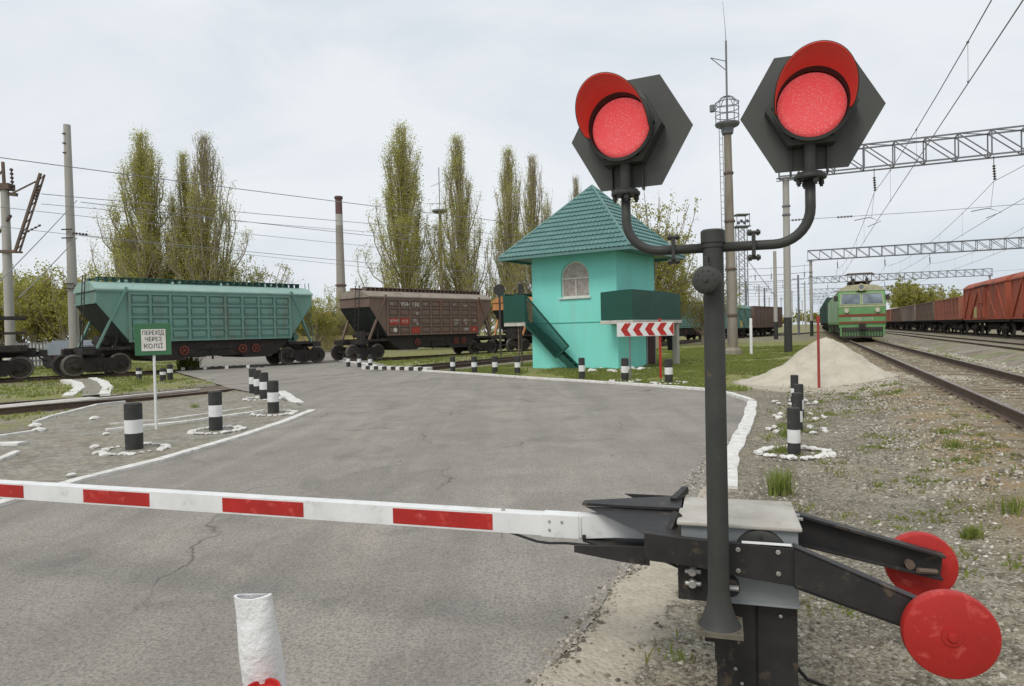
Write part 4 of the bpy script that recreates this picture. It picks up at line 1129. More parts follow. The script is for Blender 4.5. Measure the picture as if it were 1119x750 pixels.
mb.build('clamp_jaw', M['black_steel'], bar, bevel=.002)
# the arm itself: white square tube with red panels on both faces
mb = B(); xa, xb, yc, hh, ww = -6.2, -.62, .40, .049, .036
mb.box((xa, yc - ww, .678 - hh), (xb + .01, yc + ww, .678 + hh))
mb.prism([(xb, .678 + hh + .004), (xb, .678 - hh - .006), (-.45, .640), (-.16, .648), (-.16, .735), (-.40, .755)], yc - .030, yc + .030, 'y')
mb.box((-.80, yc - ww - .004, .678 - hh - .004), (-.62, yc + ww + .004, .678 + hh + .004))
per = [(-1.575, -1.043), (-2.613, -2.097), (-3.606, -3.114), (-4.60, -4.081), (-5.6, -5.09)]
for a, b in per:
    mb.box((a, yc - ww - .0018, .678 - hh + .010), (b, yc - ww + .001, .678 + hh - .010), 1)
    mb.box((a, yc + ww - .001, .678 - hh + .010), (b, yc + ww + .0018, .678 + hh - .010), 1)
armo = mb.build('arm', [M['white_paint'], M['red_paint']], bar, bevel=.003)
mb = B()
for (x, z) in ((-.76, .70), (-.76, .66), (-.70, .70)): mb.tube([(x, yc - ww - .008, z), (x, yc - ww, z)], .007, 6)
mb.tube([(-1.0, yc, .678 + hh), (-1.0, yc, .678 + hh + .008)], .01, 6); mb.tube([(-1.0, yc - .03, .60), (-1.0, yc - .03, .635)], .004, 6)
mb.build('bolt', M['bolt'], armo)
mb = B(); pts = [(-.97, yc - .02, .632), (-.92, yc - .03, .622), (-.82, yc - .05, .604), (-.76, yc - .05, .600), (-.68, yc - .05, .606), (-.55, yc - .06, .606), (-.30, yc - .1, .60), (-.1, .24, .55)]
mb.tube(pts, .006, 6); mb.build('cable', M['dark_rubber'], bar, smooth=True)
# cable lying beside the pedestal
mb = MB(); g0 = FOOT + rot @ Vector((.30, .45, 0))
pts = [g0 + rot @ Vector(v) for v in ((0, 0, .12), (.06, .0, .05), (.13, .0, .03), (.22, -.04, .02), (.30, -.10, .02), (.42, -.12, .02))]
mb.tube(pts, .008, 6)
tag(mb.build('ground_cable', M['dark_rubber'], smooth=True), 'short black cable on the gravel at the right foot of the barrier pedestal', 'cable')

# ------------------------------------------------------------------ leaning white pipe in the foreground
pp = thing('pipe_post', 'white painted leaning pipe post with a crimped open top at the bottom of the picture', 'post', (0, 0, 0))
top = Vector((-.748, 1.90, .868)); low = Vector((-.712, 2.04, -.05)); ax = (top - low).normalized()
Q = Matrix.Translation(low) @ ax.to_track_quat('Z', 'Y').to_matrix().to_4x4()
L = (top - low).length
mb = MB(); n = 28; rows = 26
def pr(a, t):
    fl = sst(.80, 1.0, t)
    rx, ry = .0575 * (1 + .06 * fl), .0575 * (1 - .62 * fl)
    w_ = .0006 * nz(math.cos(a) * 2, math.sin(a) * 2 + t * 9, 1.7) * 2
    return (rx + w_) * math.cos(a), (ry + w_) * math.sin(a)
vs = []; fs = []
for j in range(rows + 1):
    t = j / rows
    for i in range(n):
        a = 2 * math.pi * i / n; x, y = pr(a, t)
        z = L * t + (.007 * math.cos(a + .5) + .003 * math.cos(2 * a)) * sst(.75, 1, t)
        vs.append(Q @ Vector((x, y, z)))
for j in range(rows):
    for i in range(n): fs.append((j * n + i, j * n + (i + 1) % n, (j + 1) * n + (i + 1) % n, (j + 1) * n + i))
k0 = len(vs)
for j in (rows, rows - 3):
    for i in range(n):
        v = Vector((*pr(2 * math.pi * i / n, j / rows), 0)); v *= .86; a = 2 * math.pi * i / n
        z = L * j / rows + (.007 * math.cos(a + .5) + .003 * math.cos(2 * a)) * sst(.75, 1, j / rows)
        vs.append(Q @ Vector((v.x, v.y, z)))
for i in range(n):
    i2 = (i + 1) % n
    fs.append((rows * n + i, rows * n + i2, k0 + i2, k0 + i)); fs.append((k0 + i, k0 + i2, k0 + n + i2, k0 + n + i))
fs.append([k0 + n + i for i in range(n)])
mb.add(vs, fs); mb.build('pipe', M['white_rough'], pp, smooth=45)
mb = MB(); TT = Matrix.Translation(Vector((.026, -.108, .072))) @ Q
mb.lathe([(.053, 0), (.053, .608), (.051, .616), (.045, .616), (.043, .604), (0, .600)], 28, TT)
mb.build('red_socket', M['red_paint'], pp, smooth=40)

# ------------------------------------------------------------------ square green sign by the walkway
g = gnd(171, 471)
sg = thing('pedestrian_sign', 'square green sign with white notice panel on a thin white post beside the walkway', 'sign', (g.x, g.y, 0), R(24))
mb = MB(); mb.tube([(0, 0, -.1), (0, .01, 1.72)], .022, 12); mb.build('post', M['white_paint'], sg, smooth=40)
mb = MB(); mb.box((-.285, -.034, 1.315), (.275, -.026, 1.865)); mb.build('board', M['sign_green'], sg, bevel=.003)
mb = MB(); mb.box((-.185, -.039, 1.39), (.190, -.0345, 1.765)); pan = mb.build('notice_panel', M['frame_white'], sg)
for t, z, s, sx in (('ПЕРЕХІД', 1.700, .100, .76), ('ЧЕРЕЗ', 1.590, .100, .84), ('КОЛІЇ', 1.470, .106, .92)):
    o = text(t, s, M['letter_black'], pan, (-.002, -.041, z), (R(90), 0, 0), sx=sx)

# ------------------------------------------------------------------ crossing keeper's booth
HC = Vector((4.09, 26.2, 0))
ho = thing('crossing_keeper_booth', 'turquoise two storey crossing keeper booth with a green pyramid roof', 'building', HC, R(-35))
W_, D_, Ht = 3.9, 3.65, 4.62
wx0, wx1, wz0, wzs = -2.50, -1.20, 2.88, 3.68
rw = (wx1 - wx0) / 2; wc = (wx0 + wx1) / 2; na = 16
mb = MB()
arch = [(wc - rw * math.cos(math.pi * k / na), wzs + rw * math.sin(math.pi * k / na)) for k in range(na + 1)]
def fq(pts, y=0.0): mb.add([(x, y, z) for x, z in pts], [list(range(len(pts)))])
fq([(-W_, -.1), (0, -.1), (0, wz0), (wx1, wz0), (wx0, wz0), (-W_, wz0)])
fq([(-W_, wz0), (wx0, wz0), (wx0, wzs), (-W_, wzs)]); fq([(wx1, wz0), (0, wz0), (0, wzs), (wx1, wzs)])
fq([(-W_, wzs), (wx0, wzs), (wx0, Ht), (-W_, Ht)]); fq([(wx1, wzs), (0, wzs), (0, Ht), (wx1, Ht)])
for k in range(na):
    a, b = arch[k], arch[k + 1]; fq([a, b, (b[0], Ht), (a[0], Ht)])
loop = [(wx0, wz0)] + arch + [(wx1, wz0)]
for a, b in zip(loop, loop[1:] + loop[:1]): mb.add([(a[0], 0, a[1]), (b[0], 0, b[1]), (b[0], .16, b[1]), (a[0], .16, a[1])], [(0, 1, 2, 3)])
mb.add([(0, 0, -.1), (0, D_, -.1), (0, D_, Ht), (0, 0, Ht), (-W_, 0, -.1), (-W_, D_, -.1), (-W_, D_, Ht), (-W_, 0, Ht)], [(0, 1, 2, 3), (5, 4, 7, 6), (1, 5, 6, 2)])
mb.build('wall', M['mint'], ho, fix=False)
mb = MB(); mb.box((-W_ - .03, -.03, -.12), (.03, 0, 1.845)); mb.box((.0005, .0, -.12), (.03, 2.60, 1.845)); mb.box((-W_ - .03, 0, -.12), (-W_ - .0005, D_, 1.845))
mb.build('lower_wall', M['mint'], ho, bevel=.008)
mb = MB(); mb.box((-W_ - .045, -.045, 1.845), (.0, -.001, 1.885)); mb.box((-W_ - .045, 0, 1.845), (-W_ - .001, D_, 1.885)); mb.build('ledge', M['mint_dark'], ho)
mb = MB(); lp2 = loop
def shrink(p, d):
    c = (wc, (wz0 + wzs) / 2 + .15); x, z = p
    return (wc + (x - wc) * (1 - d / rw), max(wz0 + d, wzs + (z - wzs) * (1 - d / rw)) if z >= wzs else z + d)
inn = [shrink(p, .065) for p in loop]
m = len(loop)
vs = [(p[0], .10, p[1]) for p in loop] + [(p[0], .10, p[1]) for p in inn] + [(p[0], .15, p[1]) for p in inn]
fs = []
for k in range(m):
    k2 = (k + 1) % m; fs.append((k, k2, m + k2, m + k)); fs.append((m + k, m + k2, 2 * m + k2, 2 * m + k))
mb.add(vs, fs)
mb.box((wx0 + .05, .09, 3.62), (wx1 - .05, .14, 3.68)); mb.box((wc - .025, .095, wz0 + .05), (wc + .025, .14, 3.62))
fr_ = mb.build('window', M['frame_white'], ho)
mb = MB(); mb.add([(p[0], .145, p[1]) for p in inn], [list(range(m))]); mb.build('pane', M['glass'], fr_)
mb = MB(); mb.box((wx0 - .08, -.07, wz0 - .06), (wx1 + .08, .09, wz0 - .005)); mb.build('sill', M['frame_white'], fr_, bevel=.005)
# door in the right-hand side, lower storey
mb = MB(); mb.box((.0, 2.72, 0), (.035, 3.50, 1.78)); dr = mb.build('door', M['door_brown'], ho, bevel=.004)
mb = MB(); mb.box((0, 2.62, 0), (.05, 2.72, 1.84)); mb.box((0, 3.50, 0), (.05, 3.58, 1.84)); mb.build('door_frame', M['cabinet'], dr)
# balcony wrapping the right-hand corner
mb = MB(); mb.box((-.25, -.95, 1.755), (1.10, 0, 1.89)); mb.box((.031, .0, 1.756), (1.10, 3.92, 1.889)); bl = mb.build('balcony', M['slab'], ho, bevel=.01)
mb = MB()
fp = [(-.22, 1.90), (1.07, 1.90), (1.07, 3.02), (.7, 3.02), (-.22, 2.96)]
mb.prism(fp, -.93, -.90, 'y')
mb.prism([(-.90, 1.90), (3.88, 1.90), (3.88, 2.97), (2.2, 3.03), (-.90, 3.02)], 1.04, 1.07, 'x')
mb.prism([(-.90, 1.90), (0, 1.90), (0, 2.96), (-.90, 2.96)], -.22, -.19, 'x')
mb.build('parapet', M['balcony_green'], bl)
mb = MB(); mb.box((.80, 3.55, -.1), (1.02, 3.80, 1.755)); mb.box((.60, 3.5, .62), (.80, 3.62, 1.25), 1); mb.build('pillar', [M['concrete'], M['dark_rubber']], ho, bevel=.01)
# landing and stair on the left
lx0, lx1, ly0, ly1 = -5.02, -3.94, -.52, .75
mb = MB(); mb.box((lx0, ly0, 1.78), (lx1, ly1, 1.95)); ld = mb.build('landing', M['slab'], ho, bevel=.01)
mb = MB(); mb.box((lx0, ly0 - .03, 1.95), (lx1 + .02, ly0, 3.07)); mb.box((lx0 - .0, ly0, 1.951), (lx0 + .03, ly1, 3.07)); mb.build('parapet', M['balcony_green'], ld)
mb = MB(); mb.tube([(-4.35, -.42, -.1), (-4.35, -.42, 1.78)], .03, 8); mb.tube([(-4.9, .6, -.1), (-4.9, .6, 1.78)], .03, 8); mb.build('prop', M['rusty'], ld)
mb = MB()
A0, A1, B0_, B1 = Vector((-3.90, 0, 3.04)), Vector((-1.90, 0, .93)), Vector((-3.90, 0, 1.80)), Vector((-2.52, 0, .47))
yl = ly0 + .02
def onp(v, y): return (v.x, y, v.z)
for a, b in ((A0, A1), (B0_, B1), (A0, B0_), (A1, B1)): mb.bar(onp(a, yl), onp(b, yl), .055)
nb = 60
for k in range(1, nb):                                               # expanded-metal infill
    t = k / nb
    mb.bar(onp(A0.lerp(A1, t), yl - .006), onp(B0_.lerp(B1, max(0, t - .16) / .84 if t > .16 else 0), yl - .006), .012, None, .006)
nl = 15
for k in range(1, nl):
    t = k / nl; mb.bar(onp(A0.lerp(B0_, t), yl + .004), onp(A1.lerp(B1, t), yl + .004), .056, None, .006)
sp_ = mb.build('stair_panel', M['balcony_green'], ho)
mb = MB()
for yy in (-.46, .0 - .06):
    mb.prism([(-3.95, 1.90), (-3.78, 1.90), (-1.52, .0), (-1.52, -.1), (-1.72, -.1), (-3.95, 1.70)], yy - .03, yy + .03, 'y')
for k in range(11):
    t = (k + .5) / 11; mb.box((-3.82 + 2.2 * t - .11, -.46, 1.74 - 1.78 * t), (-3.82 + 2.2 * t + .11, -.06, 1.77 - 1.78 * t))
mb.build('stair', M['balcony_green'], ho)
# roof of stepped metal tiles
mb = MB(); cx, cy, hx, hy, ez, az = -1.95, 1.82, 2.98, 2.72, 4.60, 7.62
crn = [Vector((cx - hx, cy - hy, ez)), Vector((cx + hx, cy - hy, ez)), Vector((cx + hx, cy + hy, ez)), Vector((cx - hx, cy + hy, ez))]
apx = Vector((cx, cy, az)); rowsT = 15
mb.add([tuple(c) for c in crn], [(0, 1, 2, 3)])
for s in range(4):
    a, b = crn[s], crn[(s + 1) % 4]; nn = (b - a).cross(apx - a).normalized()
    if nn.z < 0: nn = -nn
    for r in range(rowsT):
        t0, t1 = r / rowsT, min(1, (r + 1.0) / rowsT)
        p0, p1 = a.lerp(apx, t0), b.lerp(apx, t0); q0, q1 = a.lerp(apx, t1), b.lerp(apx, t1)
        seg = max(1, int((p1 - p0).length / .06)); vs = []; fs = []
        wtot = (b - a).length
        for i in range(seg + 1):
            u = i / seg; P_, Q_ = p0.lerp(p1, u), q0.lerp(q1, u)
            wv = .5 + .5 * math.cos((P_ - a).dot((b - a).normalized()) / .19 * 2 * math.pi)
            wq = .5 + .5 * math.cos((Q_ - a).dot((b - a).normalized()) / .19 * 2 * math.pi)
            vs += [tuple(P_ + nn * .0), tuple(P_ + nn * (.045 + .055 * wv)), tuple(Q_ + nn * (.006 + .030 * wq))]
        for i in range(seg):
            k = i * 3; fs += [(k, k + 3, k + 4, k + 1), (k + 1, k + 4, k + 5, k + 2)]
        mb.add(vs, fs)
rf = mb.build('roof', M['roof_green'], ho)
mb = MB()
for c in crn: mb.tube([c + Vector((0, 0, .03)), apx + Vector((0, 0, .04))], .055, 8)
for s in range(4): mb.bar(crn[s] + Vector((0, 0, -.05)), crn[(s + 1) % 4] + Vector((0, 0, -.05)), .07, None, .10)
mb.build('ridge_cap', M['roof_green'], rf, smooth=40)
mb = MB(); mb.tube([(cx - 1.6, cy - .4, 5.8), (cx - 1.75, cy - .4, 6.55)], .04, 8); mb.build('vent_pipe', M['galv'], rf)
# chevron board
pa, pb_ = gnd(689, 414), gnd(722, 413)
mid = (pa + pb_) / 2
cv = thing('chevron_board', 'red and white chevron board on legs in front of the booth', 'road sign', (pa.x, pa.y, 0), math.atan2((pb_ - pa).y, (pb_ - pa).x))
Lp = (pb_ - pa).length
mb = MB(); mb.box((-.022, -.022, -.1), (.022, .022, 1.80)); q = mb.build('leg', M['galv'], cv)
mb = MB(); mb.box((Lp - .03, -.03, -.1), (Lp + .03, .03, 1.88)); q = mb.build('leg', M['red_paint'], cv); q['label'] = 'red leg'
bx0, bx1, bz0, bz1 = -.42, Lp + .44, 1.33, 1.765
mb = MB(); mb.box((bx0, -.075, bz0), (bx1, -.035, bz1)); bd = mb.build('board', M['white_paint'], cv, bevel=.006)
mb = MB(); pitch = (bx1 - bx0) / 4.75; cw = pitch * .52; zc = (bz0 + bz1) / 2
for k in range(5):
    x = bx0 + .12 + k * pitch
    o = [(x, zc), (x + .13, bz1 - .02), (x + .13 + cw, bz1 - .02), (x + cw, zc), (x + .13 + cw, bz0 + .02), (x + .13, bz0 + .02)]
    o = [(min(a, bx1 - .015), b) for a, b in o]
    mb.prism(o, -.080, -.074, 'y')
mb.build('chevron', M['red_paint'], bd)
# thin red post and white marker post
g = gnd(895, 424.5)
mb = MB(); mb.tube([(0, 0, -.1), (0, 0, 1.76)], .032, 10); mb.box((-.035, -.03, 1.60), (.035, .03, 1.78))
o = mb.build('marker_post', M['red_old'], smooth=40); o.location = (g.x, g.y, gz(g.x, g.y)); tag(o, 'thin red post standing at the front edge of the sand heap', 'post')
g = gnd(821, 388)
mb = MB(); mb.tube([(0, 0, -.1), (0, 0, 1.95), (0, 0, 1.98)], [.075, .075, .06], 10); mb.box((-.1, -.012, 1.5), (.1, .012, 1.56))
o = mb.build('marker_post', M['white_paint'], smooth=40); o.location = (g.x, g.y, gz(g.x, g.y)); tag(o, 'slim white post on the grass between two tall poles', 'post')
# ------------------------------------------------------------------ rolling stock
def wheel_mesh():
    mb = MB(); T = Matrix.Rotation(R(90), 4, 'X')
    mb.lathe([(0, .07), (.09, .07), (.10, .05), (.14, .02), (.36, .005), (.40, .045)], 28, T); mb.lathe([(.40, .045), (.40, -.02), (0, -.02)], 28, T)
    mb.lathe([(.40, .047), (.455, .047), (.465, .02), (.468, -.05), (.50, -.055), (.50, -.085), (.40, -.085), (.40, .047)], 28, T, 1)
    return mb.mesh('wheel', [M['wheel'], M['tyre']], 35)
WHEEL = wheel_mesh()
def bogie_mesh():
    mb = MB()
    for sy in (-1, 1):
        y0, y1 = sy * .98, sy * 1.10; y0, y1 = min(y0, y1), max(y0, y1)
        mb.prism([(-1.2, .60), (-.95, .72), (-.45, .78), (.45, .78), (.95, .72), (1.2, .60), (1.2, .38), (.72, .36), (.48, .14), (-.48, .14), (-.72, .36), (-1.2, .38)], y0, y1, 'y')
        for x in (-.925, .925): mb.tube([(x, sy * 1.09, .468), (x, sy * 1.20, .468)], .13, 12)
        for k in range(3): mb.tube([(-.18 + .18 * k, sy * 1.10, .24), (-.18 + .18 * k, sy * 1.10, .50)], .065, 8)
    mb.box((-.22, -1.0, .45), (.22, 1.0, .72)); mb.box((-.3, -.3, .7), (.3, .3, .92))
    for x in (-.925, .925): mb.tube([(x, -.8, .468), (x, .8, .468)], .08, 10)
    for sy in (-1, 1):
        for x in (-.40, .40): mb.box((x - .05, sy * .66, .25), (x + .05, sy * .86, .62))
    return mb.mesh('bogie', M['undergear'], 35)
BOGIE = bogie_mesh()
def inst(name, me, parent, loc=(0, 0, 0), rot=(0, 0, 0)):
    o = bpy.data.objects.new(name, me); COL.objects.link(o); o.parent = parent; o.location = loc; o.rotation_euler = rot; return o
def bogies(root, bx):
    for x in (-bx, bx):
        b = inst('bogie', BOGIE, root, (x, 0, 0))
        for wx in (-.925, .925):
            inst('wheel', WHEEL, b, (wx, -.80, .468)); inst('wheel', WHEEL, b, (wx, .80, .468), (0, 0, math.pi))
def couplers(root, hl):
    for s in (-1, 1):
        mb = MB(); mb.box((min(s * (hl - .9), s * (hl + .1)), -.1, .98), (max(s * (hl - .9), s * (hl + .1)), .1, 1.14)); mb.box((min(s * (hl + .1), s * (hl + .42)), -.19, .92), (max(s * (hl + .1), s * (hl + .42)), .17, 1.2))
        mb.tube([(s * hl, .35, 1.0), (s * (hl + .25), .3, .75), (s * (hl + .4), .2, .7)], .035, 6)
        mb.build('coupler', M['undergear'], root, bevel=.01)
HW = 1.52
def hopper(label, body, roof, letters=False, group='hopper wagons of the left-hand train'):
    root = thing('hopper_wagon', label, 'railway wagon', group=group)
    mb = MB()
    zr, zs, ze = 3.80, 1.46, 3.22
    out = [(-5.28, zr), (5.28, zr), (5.28, ze), (3.95, zs), (-3.95, zs), (-5.28, ze)]
    mb.prism(out, -HW, HW, 'y')
    # ribs: posts and stringers of the panelled part, both sides
    xs = [-3.95 + 7.90 * k / 9 for k in range(10)]
    for sy in (-1, 1):
        for x in xs: mb.box((x - .055, min(sy * HW, sy * (HW + .085)), zs - .02), (x + .055, max(sy * HW, sy * (HW + .085)), zr - .12))
        for z in (zs + .03, 2.02, 2.58, 3.14, 3.66): mb.box((-3.95, min(sy * HW, sy * (HW + .065)), z - .045), (3.95, max(sy * HW, sy * (HW + .065)), z + .045))
        mb.box((-5.28, min(sy * HW, sy * (HW + .03)), zr - .10), (5.28, max(sy * HW, sy * (HW + .03)), zr))
        for k in range(9):                                            # pressed bulge of every panel
            for j, (za, zb) in enumerate(((1.56, 1.93), (2.09, 2.50), (2.65, 3.06), (3.21, 3.59))):
                xa, xb = xs[k] + .12, xs[k + 1] - .12; yy = sy * HW; yb = sy * (HW + .045)
                zm0, zm1 = za + (zb - za) * .3, za + (zb - za) * .7
                mb.add([(xa, yy, za), (xb, yy, za), (xb, yb, zm0), (xa, yb, zm0), (xb, yb, zm1), (xa, yb, zm1), (xb, yy, zb), (xa, yy, zb)], [(0, 1, 2, 3), (3, 2, 4, 5), (5, 4, 6, 7)])
    mb.box((-5.35, -HW, ze - .02), (-5.28, HW, ze + .06)); mb.box((5.28, -HW, ze - .02), (5.35, HW, ze + .06))
    bd = mb.build('body', body, root, fix=True)
    for s in (-1, 1):                                                 # discharge slope under each end, its colour holding grime plus painted-in shade
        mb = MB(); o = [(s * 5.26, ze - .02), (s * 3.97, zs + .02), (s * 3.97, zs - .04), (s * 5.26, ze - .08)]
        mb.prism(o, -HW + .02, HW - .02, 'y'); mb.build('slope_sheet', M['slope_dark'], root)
    mb = MB()
    arc = [(-HW - .06, zr - .02), (-HW - .06, zr + .05), (-1.25, zr + .27), (-.75, zr + .42), (0, zr + .47), (.75, zr + .42), (1.25, zr + .27), (HW + .06, zr + .05), (HW + .06, zr - .02)]
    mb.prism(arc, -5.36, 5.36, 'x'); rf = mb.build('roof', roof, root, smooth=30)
    mb = MB()                                                        # running boards with their brackets
    for sy in (-.62, .62):
        mb.box((-5.0, sy - .2, zr + .60), (5.0, sy + .2, zr + .64))
        for k in range(30): x = -4.95 + k * 9.9 / 29; mb.box((x - .04, sy - .17, zr + .40), (x + .04, sy + .17, zr + .60))
    mb.build('running_board', body if roof is M['brown_roof'] else M['balcony_green'], rf)
    for k in range(4):
        x = -3.6 + 2.4 * k; mb = MB(); mb.lathe([(0, .14), (.28, .12), (.33, .06), (.33, 0)], 20, Matrix.Translation((x, 0, zr + .45))); mb.build('hatch', roof, rf, smooth=40)
    mb = MB(); mb.prism([(-3.95, zs), (3.95, zs), (3.75, 1.12), (2.9, .52), (1.5, .52), (.9, 1.0), (-.9, 1.0), (-1.5, .52), (-2.9, .52), (-3.75, 1.12)], -1.36, 1.36, 'y')
    mb.box((-5.85, -.28, .92), (5.85, .28, 1.22)); 
    for s in (-1, 1):
        mb.box((min(s * 5.36, s * 5.85), -1.45, .95), (max(s * 5.36, s * 5.85), 1.45, 1.22))
        mb.box((min(s * 3.9, s * 5.4), -1.45, 1.12), (max(s * 3.9, s * 5.4), -1.30, 1.26)); mb.box((min(s * 3.9, s * 5.4), 1.30, 1.12), (max(s * 3.9, s * 5.4), 1.45, 1.26))
    mb.prism([(-3.7, zs - .05), (3.7, zs - .05), (3.3, .66), (-3.3, .66)], -1.30, 1.30, 'y')
    for x in (-1.1, .3, 1.2): mb.tube([(x, -1.0, .82), (x + .7, -1.0, .82)], .2, 12)
    mb.tube([(-.2, -1.42, .5), (-.2, -1.42, 1.1)], .05, 6); mb.build('underframe', M['undergear'], root)
    for s in (-1, 1):
        for sy in (-1, 1):
            mb = MB(); mb.bar((s * 4.05, sy * (HW + .03), 3.95), (s * 5.28, sy * 1.38, 1.2), .15, None, .09); mb.build('brace', body, root)
        mb = MB()
        for yy in (-.9, -.5): mb.tube([(s * 5.7, yy, 1.2), (s * 5.5, yy, 4.5)], .022, 6)
        for k in range(9): mb.tube([(s * (5.69 - .0195 * k), -.9, 1.4 + .34 * k), (s * (5.69 - .0195 * k), -.5, 1.4 + .34 * k)], .014, 6)
        mb.box((min(s * 4.4, s * 4.9), -.5, 1.22), (max(s * 4.4, s * 4.9), .4, 1.75)); mb.tube([(s * 4.7, -.8, 1.5), (s * 4.7, .9, 1.5)], .16, 10)
        mb.tube([(s * 4.5, -1.2, 1.2), (s * 4.2, -.9, 2.1)], .03, 6)
        mb.build('ladder', M['undergear'] if s < 0 else body, root)
    for x in ((-1.55, 1.35, 2.05) if not letters else (-1.5, 1.9, 2.6)):
        mb = MB(); T = Matrix.Translation((x, -1.44, .98)) @ Matrix.Rotation(R(90), 4, 'X')
        mb.lathe([(.17, .0), (.20, .012), (.23, 0), (.20, -.012), (.17, 0)], 20, T)
        for k in range(3):
            a = math.pi * k / 3; mb.tube([(x - .19 * math.cos(a), -1.45, .98 - .19 * math.sin(a)), (x + .19 * math.cos(a), -1.45, .98 + .19 * math.sin(a))], .018, 6)
        mb.build('hand_wheel', M['loco_red'], root, smooth=True)
    bogies(root, 5.1); couplers(root, 5.85)
    if letters:
        def lt(t, x, z, s, mat=M['letter_white']): text(t, s * .92, mat, bd, (x, -HW - .072, z), (R(90), 0, 0), align='LEFT')
        lt('УЗ', -3.78, 3.36, .22); lt('9544', -2.93, 3.36, .42); lt('1383', -2.05, 3.36, .42); lt('7', -.98, 3.38, .30)
        lt('25т', -1.75, 2.80, .25); lt('ЗЕРНО', -3.85, 2.33, .24); lt('КТЗ', -2.85, 2.30, .26); lt('70т', -1.98, 2.36, .25); lt('ЗЦ', -1.75, 2.14, .22)
        for t, x, z, s in (('КУБ 94', 1.62, 2.36, .22), ('ДЛ 14', 1.62, 2.14, .22), ('ДР 10', 2.50, 2.36, .22), ('КР', 2.6, 2.14, .2), ('1987', 2.48, 1.74, .28), ('УЗ', 3.45, 2.33, .22), ('К', 1.6, 3.4, .22), ('АВТ', 2.55, 3.32, .18), ('Д', 3.4, 1.72, .22)): lt(t, x, z, s)
        mb = MB(); z = -HW - .05
        for (x0, x1, z0, z1) in ((-3.86, -3.12, 2.10, 2.52), (-2.98, -2.26, 2.10, 2.52), (-2.10, -1.4, 1.56, 1.94), (3.18, 3.84, 1.56, 1.94)):
            mb = MB(); mb.box((x0, -HW - .066, z0), (x1, -HW - .04, z1)); mb.build('red_panel', M['sticker_red'], bd)
        mb = MB(); mb.tube([(-3.4, -HW - .07, 1.78), (-3.4, -HW - .04, 1.78)], .14, 20); mb.build('white_disc', M['letter_white'], bd)
    return root
def put_on(root, d, base=5.1, z=ZT):
    a, b = TAt(d), TAt(d + 2 * base); v = b - a
    root.location = ((a.x + b.x) / 2, (a.y + b.y) / 2, z); root.rotation_euler = (0, 0, math.atan2(v.y, v.x)); return root
dB = TProj((-19.3, 31.0)); PIT = 14.1
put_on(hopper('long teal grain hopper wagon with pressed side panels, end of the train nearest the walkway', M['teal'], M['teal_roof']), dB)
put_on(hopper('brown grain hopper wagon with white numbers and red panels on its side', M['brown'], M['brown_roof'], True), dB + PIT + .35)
put_on(hopper('orange hopper wagon partly hidden by the landing of the turquoise booth', M['orange'], M['orange']), dB + PIT * 2 + .6)
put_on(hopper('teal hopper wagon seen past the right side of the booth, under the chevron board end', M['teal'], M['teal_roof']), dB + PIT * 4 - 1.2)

def gondola(label, mat, L=12.6, h0=1.35, h1=3.45, group=None, bx=4.3, cover=None):
    root = thing('gondola_wagon', label, 'railway wagon', group=group)
    mb = MB(); hw = 1.45; hl = L / 2
    for sy in (-1, 1): mb.box((-hl, min(sy * hw, sy * (hw - .06)), h0), (hl, max(sy * hw, sy * (hw - .06)), h1))
    for s in (-1, 1): mb.box((min(s * hl, s * (hl - .06)), -hw + .06, h0), (max(s * hl, s * (hl - .06)), hw - .06, h1))
    mb.box((-hl + .06, -hw + .06, h0), (hl - .06, hw - .06, h0 + .08))
    n = 9
    for k in range(n):
        x = -hl + L * k / (n - 1); x = max(-hl + .07, min(hl - .07, x))
        for sy in (-1, 1): mb.box((x - .07, min(sy * hw, sy * (hw + .11)), h0 - .05), (x + .07, max(sy * hw, sy * (hw + .11)), h1 - .04))
    for sy in (-1, 1):
        for z in (h1, h0 + .02): mb.box((-hl, min(sy * (hw - .07), sy * (hw + .08)), z - .09), (hl, max(sy * (hw - .07), sy * (hw + .08)), z + .03))
        for z in (h0 + .7, h0 + 1.35): mb.box((-hl, min(sy * hw, sy * (hw + .035)), z - .04), (hl, max(sy * hw, sy * (hw + .035)), z + .04))
    mb.build('body', mat, root)
    if cover:
        mb = MB(); mb.prism([(-hw + .08, h1 - .3), (-.7, h1 + .25), (.5, h1 + .3), (hw - .08, h1 - .3)], -hl + .3, hl - .3, 'x'); mb.build('load', cover, root, smooth=30)
    mb = MB(); mb.box((-hl - .3, -.3, .9), (hl + .3, .3, 1.3)); mb.box((-hl, -1.4, 1.12), (hl, -1.28, 1.30)); mb.box((-hl, 1.28, 1.12), (hl, 1.4, 1.30))
    for k in range(7): x = -3.2 + k * 1.06; mb.box((x - .05, -1.42, .88), (x + .05, 1.42, 1.15))
    mb.box((-1.6, -.9, .45), (1.4, .9, .95))
    mb.build('underframe', M['undergear'], root); bogies(root, bx); couplers(root, hl + .3); return root
